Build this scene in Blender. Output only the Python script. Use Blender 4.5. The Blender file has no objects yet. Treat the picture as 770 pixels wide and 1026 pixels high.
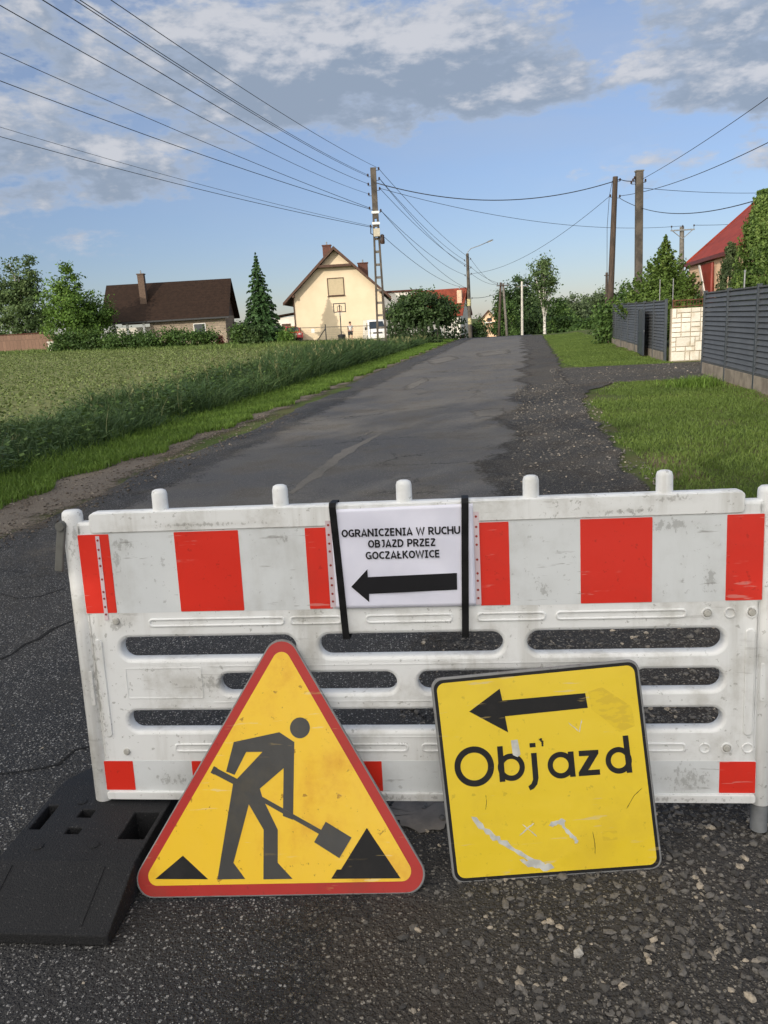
import bpy, bmesh, math, random
import numpy as np
from mathutils import Vector, Matrix

# ------------------------------------------------------------------ camera
SC = bpy.context.scene
COL = SC.collection
F_PX, W_PX, H_PX = 771.0, 770.0, 1026.0          # focal length and size of the photograph in pixels
PITCH, ROLL, CAM_H = 0.240, 0.0595, 1.55
_fw = Vector((0, math.cos(PITCH), -math.sin(PITCH)))
_up0 = Vector((0, math.sin(PITCH), math.cos(PITCH)))
_rt0 = Vector((1, 0, 0))
_rt = _rt0 * math.cos(ROLL) - _up0 * math.sin(ROLL)
_up = _up0 * math.cos(ROLL) + _rt0 * math.sin(ROLL)
CAM = Vector((0, 0, CAM_H))
cam_data = bpy.data.cameras.new('camera')
cam = bpy.data.objects.new('camera', cam_data)
COL.objects.link(cam)
M = Matrix((_rt, _up, -_fw)).transposed().to_4x4()
M.translation = CAM
cam.matrix_world = M
cam_data.sensor_fit = 'VERTICAL'
cam_data.sensor_height = 36.0
cam_data.lens = 36.0 * F_PX / H_PX
cam_data.clip_start = 0.05
cam_data.clip_end = 3000
SC.camera = cam

def ray(x, y):
    return _fw + _rt * ((x - W_PX / 2) / F_PX) - _up * ((y - H_PX / 2) / F_PX)
def at(x, y, Y):
    v = ray(x, y); return CAM + v * (Y / v.y)
def gp(x, y, z=0.0):
    v = ray(x, y); return CAM + v * ((z - CAM_H) / v.z)
def azel(x, y):
    v = ray(x, y).normalized(); return math.atan2(v.x, v.y), math.asin(v.z)

# ------------------------------------------------------------------ light, sky, exposure
SUN_EL, SUN_PHI = math.radians(21), math.radians(35)       # sun stands low behind the camera, towards the field
SUN_VEC = Vector((-math.sin(SUN_PHI) * math.cos(SUN_EL), -math.cos(SUN_PHI) * math.cos(SUN_EL), math.sin(SUN_EL)))
SC.view_settings.view_transform = 'Standard'
SC.view_settings.look = 'None'
SC.view_settings.gamma = 1.0
SC.view_settings.use_curve_mapping = False
SC.view_settings.exposure = 0.6
SKY_STRENGTH = 0.09

class NT:
    def __init__(s, tree): s.t = tree; s.N = tree.nodes; s.L = tree.links
    def set(s, sock, v):
        if v is None: return
        if hasattr(v, 'is_output') or isinstance(v, bpy.types.NodeSocket): s.L.new(v, sock)
        else: sock.default_value = v
    def node(s, typ, ins=None, **props):
        n = s.N.new(typ)
        for k, v in props.items(): setattr(n, k, v)
        for k, v in (ins or {}).items(): s.set(n.inputs[k], v)
        return n
    def math(s, op, a, b=None, c=None, clamp=False):
        n = s.N.new('ShaderNodeMath'); n.operation = op; n.use_clamp = clamp
        for i, v in enumerate((a, b, c)): s.set(n.inputs[i], v)
        return n.outputs[0]
    def mix(s, f, a, b, mode='MIX'):
        n = s.N.new('ShaderNodeMix'); n.data_type = 'RGBA'; n.blend_type = mode; n.clamp_factor = True
        s.set(n.inputs[0], f)
        for i, v in ((6, a), (7, b)):
            if isinstance(v, (tuple, list)) and len(v) == 3: v = (*v, 1)
            s.set(n.inputs[i], v)
        return n.outputs[2]
    def noise(s, vec, scale, detail=4, rough=.55, dist=0, out=0):
        n = s.node('ShaderNodeTexNoise', {'Scale': scale, 'Detail': detail, 'Roughness': rough, 'Distortion': dist})
        if vec is not None: s.L.new(vec, n.inputs['Vector'])
        return n.outputs[out]
    def ramp(s, v, lo, hi, o0=0., o1=1., smooth=True):
        n = s.N.new('ShaderNodeMapRange'); n.interpolation_type = 'SMOOTHSTEP' if smooth else 'LINEAR'
        for i, k in enumerate((v, lo, hi, o0, o1)): s.set(n.inputs[i], k)
        return n.outputs[0]

world = bpy.data.worlds.new('World'); SC.world = world; world.use_nodes = True
def build_world():
    w = NT(world.node_tree); w.N.clear()
    sky = w.node('ShaderNodeTexSky', sky_type='NISHITA', sun_disc=False)
    sky.sun_elevation = SUN_EL; sky.sun_rotation = math.pi + SUN_PHI
    sky.air_density = 1.0; sky.dust_density = 0.3; sky.ozone_density = 2.5
    tc = w.node('ShaderNodeTexCoord').outputs['Generated']
    sep = w.node('ShaderNodeSeparateXYZ', {0: tc})
    az = w.math('ARCTAN2', sep.outputs[0], sep.outputs[1])
    el = w.math('ARCSINE', sep.outputs[2])
    blobs = [(300, 62, 125, 50, .27), (430, 66, 140, 46, .29), (250, 30, 80, 34, .12), (560, 40, 46, 30, .06), (60, 18, 120, 34, .10), (150, 60, 70, 26, .10), (60, 84, 90, 30, .16), (30, 170, 100, 34, .24), (110, 160, 70, 26, .13),
             (150, 200, 46, 9, .17), (215, 120, 50, 16, .10), (40, 128, 80, 14, .10),
             (735, 8, 105, 52, .34), (655, 74, 44, 11, .19), (692, 97, 46, 10, .20), (765, 82, 26, 24, .20), (480, 106, 80, 13, .22), (555, 86, 46, 14, .17), (720, 168, 90, 18, .09),
             (600, 20, 40, 40, -.10), (500, 170, 120, 45, -.22), (320, 190, 110, 36, -.20), (615, 130, 70, 26, -.10), (380, 300, 700, 62, -.35)]
    def field(az, el):
        v = w.node('ShaderNodeCombineXYZ', {0: w.math('MULTIPLY', az, 6.8), 1: w.math('MULTIPLY', el, 15.5), 2: 3.7}).outputs[0]
        d = w.noise(v, 1.0, 9, .6, .25)
        n2 = w.noise(v, 3.1, 6, .6, .0)
        d = w.math('ADD', w.math('MULTIPLY', d, .66), w.math('MULTIPLY', n2, .34))
        d = w.math('MULTIPLY_ADD', w.math('SUBTRACT', d, .5), 1.85, .515)
        for (x, y, sx, sy, a) in blobs:
            a0, e0 = azel(x, y)
            u = w.math('MULTIPLY', w.math('SUBTRACT', az, a0), F_PX / sx)
            # the picture's x axis is rolled: blobs follow it
            vv = w.math('MULTIPLY', w.math('SUBTRACT', el, e0), F_PX / sy)
            r2 = w.math('ADD', w.math('MULTIPLY', u, u), w.math('MULTIPLY', vv, vv))
            g = w.math('POWER', 2.718, w.math('MULTIPLY', r2, -1.0))
            d = w.math('MULTIPLY_ADD', g, a, d)
        return d
    f0 = field(az, el)
    f1 = field(w.math('SUBTRACT', az, .020), w.math('ADD', el, .026))
    veil = w.math('MULTIPLY', w.ramp(w.noise(w.node('ShaderNodeCombineXYZ', {0: w.math('MULTIPLY', az, 2.2), 1: w.math('MULTIPLY', el, 9.0), 2: 9.1}).outputs[0], 1.0, 5, .6), .40, .72), w.ramp(el, .10, .26, .10, .42))
    alpha = w.math('MAXIMUM', w.ramp(f0, .49, .72), veil)
    alpha = w.math('MULTIPLY', alpha, .90)
    thick = thick0 = w.ramp(f0, .56, .82)
    lit = w.math('MULTIPLY', w.ramp(w.math('SUBTRACT', f0, f1), -.03, .30), w.ramp(thick0, .0, 1., .70, 1.0))
    k = 2.0 ** -SC.view_settings.exposure
    shade = w.mix(thick, (.45 * k, .52 * k, .645 * k), (.30 * k, .365 * k, .465 * k))
    ccol = w.mix(lit, shade, (.64 * k, .65 * k, .69 * k))
    # the sky pales and brightens less towards the horizon than the model says; a bright area is added on the sun side to fill the shade
    tint = w.mix(w.ramp(el, 0.0, .42), (.585, .60, .755), (1.17, .985, .965))
    skyc = w.mix(1.0, sky.outputs[0], tint, 'MULTIPLY')
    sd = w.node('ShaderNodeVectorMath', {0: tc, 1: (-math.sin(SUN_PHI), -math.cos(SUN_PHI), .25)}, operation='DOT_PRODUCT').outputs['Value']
    fill_glow = w.math('MULTIPLY', w.ramp(sd, .02, .75), w.ramp(sep.outputs[2], -.02, .04))
    ccol = w.mix(fill_glow, ccol, (2.55 * k, 2.42 * k, 2.22 * k)); alpha = w.math('MAXIMUM', alpha, w.math('MULTIPLY', fill_glow, .95))
    bsky = w.node('ShaderNodeBackground', {'Color': skyc, 'Strength': SKY_STRENGTH})
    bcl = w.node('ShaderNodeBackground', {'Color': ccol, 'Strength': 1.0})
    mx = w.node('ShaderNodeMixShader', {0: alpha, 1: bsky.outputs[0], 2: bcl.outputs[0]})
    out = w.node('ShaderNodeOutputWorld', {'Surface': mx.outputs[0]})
build_world()

sun_data = bpy.data.lights.new('sun', 'SUN'); sun_data.energy = 2.3; sun_data.angle = math.radians(.5)
sun_data.color = (1.0, .90, .76)
sun = bpy.data.objects.new('sun', sun_data); COL.objects.link(sun)
sun.rotation_euler = SUN_VEC.to_track_quat('Z', 'Y').to_euler()

# ------------------------------------------------------------------ helpers
rng = np.random.default_rng(7)
random.seed(7)
WM = {}                                            # world matrix of every object built
def wmat(o): return WM.get(o.name, Matrix.Identity(4))
def thing(name, label, cat, mat4=None, loc=None, group=None):
    o = bpy.data.objects.new(name, None); COL.objects.link(o); o.empty_display_size = .2
    if mat4 is None: mat4 = Matrix.Translation(loc or (0, 0, 0))
    o.matrix_world = mat4; WM[o.name] = mat4.copy()
    o['label'] = label; o['category'] = cat
    if group: o['group'] = group
    return o
def tag(o, label=None, cat=None, group=None, kind=None):
    for k, v in (('label', label), ('category', cat), ('group', group), ('kind', kind)):
        if v: o[k] = v
    return o
def adopt(o, parent, local):
    """local: the mesh is in the parent's frame; otherwise it is in world coordinates"""
    if parent is None: WM[o.name] = Matrix.Identity(4); return o
    o.parent = parent
    if local: WM[o.name] = wmat(parent)
    else:
        o.matrix_parent_inverse = wmat(parent).inverted(); WM[o.name] = Matrix.Identity(4)
    return o
def link_mesh(name, me, mat, parent=None, local=False, smooth=False, bevel=0, seg=2):
    o = bpy.data.objects.new(name, me); COL.objects.link(o)
    for m in (mat if isinstance(mat, (list, tuple)) else [mat]): me.materials.append(m)
    if smooth is True: me.polygons.foreach_set('use_smooth', [True] * len(me.polygons))
    elif smooth:
        me.polygons.foreach_set('use_smooth', [True] * len(me.polygons)); me.set_sharp_from_angle(angle=math.radians(smooth))
    if bevel:
        b = o.modifiers.new('bevel', 'BEVEL'); b.width = bevel; b.segments = seg; b.limit_method = 'ANGLE'
    return adopt(o, parent, local)

class MB:
    def __init__(s): s.v = []; s.f = []; s.mi = []
    def add(s, vs, fs, mi=0):
        k = len(s.v); s.v += [tuple(p) for p in vs]; s.f += [tuple(i + k for i in f) for f in fs]; s.mi += [mi] * len(fs); return s
    def box(s, c, size, R=None, mi=0):
        hx, hy, hz = (a / 2 for a in size); c = Vector(c)
        vs = [Vector((x, y, z)) for z in (-hz, hz) for y in (-hy, hy) for x in (-hx, hx)]
        if R is not None: vs = [R @ v for v in vs]
        return s.add([c + v for v in vs], [(0, 2, 3, 1), (4, 5, 7, 6), (0, 1, 5, 4), (2, 6, 7, 3), (0, 4, 6, 2), (1, 3, 7, 5)], mi)
    def bar(s, a, b, w, h=None, up=(0, 0, 1), mi=0):
        a, b = Vector(a), Vector(b); d = b - a; L = d.length
        if L < 1e-6: return s
        z = d / L; x = Vector(up).cross(z)
        if x.length < 1e-3: x = Vector((1, 0, 0)).cross(z)
        if x.length < 1e-3: x = Vector((0, 1, 0)).cross(z)
        x.normalize(); y = z.cross(x)
        return s.box((a + b) / 2, (w, h or w, L), Matrix((x, y, z)).transposed(), mi)
    def tube(s, pts, rad, n=8, caps=True, mi=0):
        pts = [Vector(p) for p in pts]; m = len(pts)
        if not hasattr(rad, '__len__'): rad = [rad] * m
        vs = []; prev = None
        for i, p in enumerate(pts):
            d = (pts[min(i + 1, m - 1)] - pts[max(i - 1, 0)]).normalized()
            if prev is None:
                x = d.cross(Vector((0, 0, 1)));
                if x.length < .05: x = d.cross(Vector((1, 0, 0)))
            else: x = prev - d * prev.dot(d)
            x.normalize(); prev = x; y = d.cross(x)
            vs += [p + (x * math.cos(2 * math.pi * k / n) + y * math.sin(2 * math.pi * k / n)) * rad[i] for k in range(n)]
        fs = [(i * n + k, i * n + (k + 1) % n, (i + 1) * n + (k + 1) % n, (i + 1) * n + k) for i in range(m - 1) for k in range(n)]
        if caps: fs += [tuple(range(n - 1, -1, -1)), tuple((m - 1) * n + k for k in range(n))]
        return s.add(vs, fs, mi)
    def lathe(s, base, prof, n=16, axis='Z', mi=0):
        base = Vector(base); vs = []
        for r, h in prof:
            for k in range(n):
                a = 2 * math.pi * k / n; c, d = r * math.cos(a), r * math.sin(a)
                vs.append(base + Vector({'Z': (c, d, h), 'Y': (c, h, -d), 'X': (h, c, d)}[axis]))
        m = len(prof)
        fs = [(i * n + k, i * n + (k + 1) % n, (i + 1) * n + (k + 1) % n, (i + 1) * n + k) for i in range(m - 1) for k in range(n)]
        fs += [tuple(range(n - 1, -1, -1)), tuple((m - 1) * n + k for k in range(n))]
        return s.add(vs, fs, mi)
    def prism(s, poly, ext, mi=0):
        """poly: 3-D points of one face (counter-clockwise seen against ext), ext: vector to the far face"""
        n = len(poly); p = [Vector(q) for q in poly]; e = Vector(ext)
        return s.add(p + [q + e for q in p], [tuple(range(n)), tuple(range(2 * n - 1, n - 1, -1))] + [((i + 1) % n, i, n + i, n + (i + 1) % n) for i in range(n)], mi)
    def mesh(s, name, fix=True):
        me = bpy.data.meshes.new(name); me.from_pydata(s.v, [], s.f)
        if any(s.mi): me.polygons.foreach_set('material_index', s.mi)
        if fix:
            bm = bmesh.new(); bm.from_mesh(me); bmesh.ops.recalc_face_normals(bm, faces=bm.faces); bm.to_mesh(me); bm.free()
        me.update(); return me
    def build(s, name, mat, parent=None, local=False, smooth=False, bevel=0, seg=2):
        return link_mesh(name, s.mesh(name), mat, parent, local, smooth, bevel, seg)

def copy_part(o, parent, shift):
    c = o.copy(); COL.objects.link(c); c.parent = parent
    c.matrix_parent_inverse = o.matrix_parent_inverse.copy()
    c.location = Vector(o.location) + Vector(shift); return c

def quads(name, P4, mat, var=None, parent=None, local=False):
    """P4: (N,k,3) array of polygons of k corners, one colour value each"""
    N, k = P4.shape[:2]
    me = bpy.data.meshes.new(name)
    me.vertices.add(N * k); me.vertices.foreach_set('co', P4.astype(np.float32).ravel())
    me.loops.add(N * k); me.loops.foreach_set('vertex_index', np.arange(N * k, dtype=np.int32))
    me.polygons.add(N); me.polygons.foreach_set('loop_start', np.arange(0, N * k, k, dtype=np.int32))
    me.update(calc_edges=True)
    if var is not None:
        a = me.attributes.new('var', 'FLOAT', 'FACE'); a.data.foreach_set('value', var.astype(np.float32))
    return link_mesh(name, me, mat, parent, local)

# flat shapes in a (u, v) plane; local x = u, y = depth (negative = towards the viewer), z = v
def rpoly(pts, r, n=6):
    out = []; m = len(pts)
    if not hasattr(r, '__len__'): r = [r] * m
    for i in range(m):
        p0, p, p1 = (Vector(pts[(i + k) % m]).to_2d() for k in (-1, 0, 1))
        if r[i] <= 0: out.append((p.x, p.y)); continue
        a = (p0 - p).normalized(); b = (p1 - p).normalized()
        th = math.acos(max(-1, min(1, a.dot(b)))); d = min(r[i] / math.tan(th / 2), .49 * min((p0 - p).length, (p1 - p).length))
        rr = d * math.tan(th / 2); c = p + (a + b).normalized() * (rr / math.sin(th / 2))
        q0, q1 = p + a * d - c, p + b * d - c
        a0 = math.atan2(q0.y, q0.x); da = math.atan2(q0.x * q1.y - q0.y * q1.x, q0.dot(q1))
        out += [(c.x + rr * math.cos(a0 + da * k / n), c.y + rr * math.sin(a0 + da * k / n)) for k in range(n + 1)]
    return out
def rect(u0, v0, u1, v1): return [(u0, v0), (u1, v0), (u1, v1), (u0, v1)]
def circle(cx, cy, r, n=40, ry=None): return [(cx + r * math.cos(2 * math.pi * k / n), cy + (ry or r) * math.sin(2 * math.pi * k / n)) for k in range(n)]
def slot(u0, u1, v0, v1): return rpoly(rect(u0, v0, u1, v1), (v1 - v0) * .497, 8)
ROT_UP = Matrix.Rotation(math.pi / 2, 4, 'X')
def plate_mesh(groups, bevel=0, bres=2):
    """groups: list of (loops, y_front, y_back); each becomes a filled plate with holes"""
    final = bmesh.new()
    for loops, yf, yb in groups:
        cu = bpy.data.curves.new('outline', 'CURVE'); cu.dimensions = '2D'; cu.fill_mode = 'BOTH'
        cu.extrude = max(abs(yb - yf) / 2 - bevel, 1e-5); cu.bevel_depth = bevel; cu.bevel_resolution = bres; cu.offset = -bevel
        for lp in loops:
            sp = cu.splines.new('POLY'); sp.points.add(len(lp) - 1)
            for p, q in zip(sp.points, lp): p.co = (q[0], q[1], 0, 1)
            sp.use_cyclic_u = True
        ob = bpy.data.objects.new('outline', cu); COL.objects.link(ob)
        dg = bpy.context.evaluated_depsgraph_get(); dg.update()
        me = bpy.data.meshes.new_from_object(ob.evaluated_get(dg))
        bpy.data.objects.remove(ob); bpy.data.curves.remove(cu)
        me.transform(Matrix.Translation((0, (yf + yb) / 2, 0)) @ ROT_UP)
        final.from_mesh(me); bpy.data.meshes.remove(me)
    me = bpy.data.meshes.new('plate'); final.to_mesh(me); final.free(); return me
def plate(name, groups, mat, parent, bevel=0, smooth=False):
    me = plate_mesh(groups, bevel); me.name = name
    return link_mesh(name, me, mat, parent, True, smooth)
def arc(cx, cy, rx, ry, a0, a1, n=10): return [(cx + rx * math.cos(math.radians(a0 + (a1 - a0) * k / n)), cy + ry * math.sin(math.radians(a0 + (a1 - a0) * k / n))) for k in range(n + 1)]
GLYPHS = {                                          # heavy sans-serif capitals: advance width and centre lines of the strokes in a unit-high box
    'O': (.86, [arc(.43, .5, .33, .40, 0, 360, 22)]),
    'G': (.82, [arc(.44, .5, .34, .40, 48, 300, 16) + [(.70, .16), (.70, .44), (.46, .44)]]),
    'R': (.78, [[(.11, 0), (.11, .9), (.38, .9)] + arc(.40, .68, .23, .22, 90, -90, 9) + [(.11, .46)], [(.36, .46), (.70, .0)]]),
    'A': (.80, [[(.07, 0), (.40, .94), (.73, 0)], [(.18, .25), (.62, .25)]]),
    'N': (.84, [[(.11, 0), (.11, 1)], [(.11, .92), (.73, .08)], [(.73, 0), (.73, 1)]]),
    'I': (.52, [[(.26, 0), (.26, 1)], [(.05, .92), (.47, .92)], [(.05, .08), (.47, .08)]]),
    'C': (.72, [arc(.45, .5, .35, .40, 52, 308, 16)]),
    'Z': (.70, [[(.06, .91), (.60, .91)], [(.60, .89), (.08, .11)], [(.06, .09), (.65, .09)]]),
    'E': (.66, [[(.11, 0), (.11, 1)], [(.1, .91), (.58, .91)], [(.1, .51), (.54, .51)], [(.1, .09), (.58, .09)]]),
    'W': (1.12, [[(.06, 1), (.30, .05), (.56, .93), (.82, .05), (1.06, 1)]]),
    'U': (.82, [[(.11, 1), (.11, .38)] + arc(.41, .38, .30, .29, 180, 360, 10) + [(.71, 1)]]),
    'H': (.84, [[(.11, 0), (.11, 1)], [(.73, 0), (.73, 1)], [(.1, .52), (.74, .52)]]),
    'B': (.77, [[(.11, 0), (.11, 1)], [(.11, .91), (.38, .91)] + arc(.40, .715, .19, .195, 90, -90, 8) + [(.11, .52)], [(.38, .52)] + arc(.42, .305, .22, .215, 90, -90, 8) + [(.11, .09)]]),
    'J': (.56, [[(.12, .91), (.42, .91), (.42, .34)] + arc(.20, .34, .22, .25, 0, -95, 7)]),
    'D': (.83, [[(.11, .09), (.11, .91), (.32, .91)] + arc(.34, .5, .38, .41, 90, -90, 12) + [(.11, .09)]]),
    'P': (.73, [[(.11, 0), (.11, .91), (.38, .91)] + arc(.40, .66, .23, .25, 90, -90, 9) + [(.11, .41)]]),
    'Ł': (.66, [[(.13, 1), (.13, .09), (.60, .09)], [(-.01, .36), (.40, .62)]]),
    'K': (.77, [[(.11, 0), (.11, 1)], [(.66, 1), (.20, .48)], [(.28, .56), (.70, 0)]]),
    ' ': (.36, [])}
def text_mesh(lines, t=.195):
    """lines: (string, u0, u1, v_base, v_cap, y); every stroke is cut as a flat strip"""
    groups = []; c = 0
    for s, u0, u1, v0, v1, y in lines:
        adv = sum(GLYPHS[ch][0] + .06 for ch in s) - .06; kx = (u1 - u0) / adv; ky = v1 - v0; x = 0
        for ch in s:
            w, strokes = GLYPHS[ch]
            for st_ in strokes:
                P_ = [Vector((u0 + (x + a) * kx, v0 + b_ * ky)) for a, b_ in st_]; closed = (P_[0] - P_[-1]).length < 1e-6; n = len(P_); h = t * ky / 2; Lf, Rt = [], []
                for k in range(n):
                    d0 = (P_[k] - P_[k - 1 if k else (n - 2 if closed else 0)]); d1 = (P_[(k + 1) if k < n - 1 else (1 if closed else k)] - P_[k])
                    d0 = d0.normalized() if d0.length else d1.normalized(); d1 = d1.normalized() if d1.length else d0
                    m = (d0 + d1).normalized(); nn = Vector((-m.y, m.x)); q = h / max(.55, m.dot(d1)); Lf.append(P_[k] + nn * q); Rt.append(P_[k] - nn * q)
                c += 1; yy = y - (c % 4) * .00012
                groups.append((Lf, Rt, yy))
            x += w + .06
    me = bpy.data.meshes.new('lettering'); vs, fs = [], []
    for Lf, Rt, yy in groups:
        k = len(vs); n = len(Lf); vs += [(p.x, yy, p.y) for p in Lf] + [(p.x, yy, p.y) for p in Rt]
        fs += [(k + i, k + n + i, k + n + i + 1, k + i + 1) for i in range(n - 1)]
    me.from_pydata(vs, [], fs); me.update(); return me

# ------------------------------------------------------------------ materials
def new_mat(name):
    m = bpy.data.materials.new(name); m.use_nodes = True; t = NT(m.node_tree); t.N.clear()
    bs = t.node('ShaderNodeBsdfPrincipled'); out = t.node('ShaderNodeOutputMaterial', {'Surface': bs.outputs[0]})
    return m, t, bs
def coords(t, kind='Object'): return t.node('ShaderNodeTexCoord').outputs[kind]
def bump(t, bs, h, strength=.3, dist=.01):
    b = t.node('ShaderNodeBump', {'Strength': strength, 'Distance': dist, 'Height': h}); t.L.new(b.outputs[0], bs.inputs['Normal'])
def mat(name, c, rough=.6, c2=None, scale=4, lo=.35, hi=.65, spec=.4, metal=0, bmp=0, bscale=30, bdist=.01, stretch=(1, 1, 1), kind='Object', detail=5):
    m, t, bs = new_mat(name); v = coords(t, kind)
    if stretch != (1, 1, 1): v = t.node('ShaderNodeMapping', {0: v, 'Scale': stretch}).outputs[0]
    c2 = c2 or tuple(x * .78 for x in c)
    t.set(bs.inputs['Base Color'], t.mix(t.ramp(t.noise(v, scale, detail), lo, hi), c, c2))
    bs.inputs['Roughness'].default_value = rough; bs.inputs['Specular IOR Level'].default_value = spec; bs.inputs['Metallic'].default_value = metal
    if bmp: bump(t, bs, t.noise(v, bscale, 4), bmp, bdist)
    return m
def leaf_mat(name, dark, mid, light, trans=.25, scale=.6):
    m = bpy.data.materials.new(name); m.use_nodes = True; t = NT(m.node_tree); t.N.clear()
    a = t.node('ShaderNodeAttribute', attribute_name='var').outputs['Fac']
    nz = t.noise(coords(t), scale, 3)
    f = t.math('ADD', t.math('MULTIPLY', a, .75), t.math('MULTIPLY', t.math('SUBTRACT', nz, .5), .9))
    c = t.mix(t.ramp(f, .05, .5, smooth=False), dark, mid); c = t.mix(t.ramp(f, .5, 1., smooth=False), c, light)
    bs = t.node('ShaderNodeBsdfPrincipled', {'Base Color': c, 'Roughness': .55, 'Specular IOR Level': .25})
    tr = t.node('ShaderNodeBsdfTranslucent', {'Color': t.mix(.5, c, light)})
    mx = t.node('ShaderNodeMixShader', {0: trans, 1: bs.outputs[0], 2: tr.outputs[0]})
    t.node('ShaderNodeOutputMaterial', {'Surface': mx.outputs[0]}); return m
def worn(name, c, stain, rough=.4, amount=.5, scale=6, scratch=.0, spec=.4, streak=None, scol=None, bmp=.0, dent=.0, marks=()):
    """painted or moulded surface with stains, specks and fine scratches of its own"""
    m, t, bs = new_mat(name); v = coords(t)
    n1 = t.noise(v, scale, 8, .65); n2 = t.noise(v, scale * 9, 5, .7)
    f = t.math('MULTIPLY', t.ramp(n1, .47, .70), amount)
    col = t.mix(f, c, stain)
    sp = t.ramp(n2, .615, .655)
    col = t.mix(t.math('MULTIPLY', sp, amount * .9), col, tuple(x * .45 for x in stain))
    if streak:
        vs = t.node('ShaderNodeMapping', {0: v, 'Scale': streak}).outputs[0]
        col = t.mix(t.math('MULTIPLY', t.ramp(t.noise(vs, 1, 5, .65), .50, .70), amount * .75), col, stain)
    if scratch:
        vs = t.node('ShaderNodeMapping', {0: v, 'Scale': (7, 7, 70), 'Rotation': (0, .8, 0)}).outputs[0]
        sc = t.math('MULTIPLY', t.ramp(t.noise(vs, 1.0, 3), .63, .655), t.ramp(t.noise(v, 5, 4), .48, .58))
        col = t.mix(t.math('MULTIPLY', sc, scratch), col, scol or (.6, .6, .6))
    if marks:                                       # rubbed-in dirt and black scuffs where the piece has been knocked
        sx = t.node('ShaderNodeSeparateXYZ', {0: v}); mk = None
        for (u0, v0, ru, rv) in marks:
            a_ = t.math('MULTIPLY', t.math('SUBTRACT', sx.outputs[0], u0), 1 / ru); b_ = t.math('MULTIPLY', t.math('SUBTRACT', sx.outputs[2], v0), 1 / rv)
            q = t.math('ADD', t.math('MULTIPLY', a_, a_), t.math('MULTIPLY', b_, b_)); g_ = t.math('POWER', 2.718, t.math('MULTIPLY', q, -1.0)); mk = g_ if mk is None else t.math('MAXIMUM', mk, g_)
        nv_ = t.noise(t.node('ShaderNodeMapping', {0: v, 'Scale': (70, 70, 45)}).outputs[0], 1, 6, .7)
        m1 = t.ramp(t.math('ADD', nv_, t.math('MULTIPLY', mk, .22)), .65, .74); m1 = t.math('MULTIPLY', m1, t.ramp(mk, .05, .3))
        col = t.mix(t.math('MULTIPLY', m1, .40), col, (.10, .095, .085))
        col = t.mix(t.math('MULTIPLY', mk, .22), col, stain)
    t.set(bs.inputs['Base Color'], col)
    t.set(bs.inputs['Roughness'], t.math('ADD', rough, t.math('MULTIPLY', n1, .2)))
    bs.inputs['Specular IOR Level'].default_value = spec
    if bmp: bump(t, bs, n2, bmp, .002)
    if dent: bump(t, bs, t.math('ADD', t.noise(v, 5, 3), t.math('MULTIPLY', n2, .06)), dent, .02)
    return m

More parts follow.
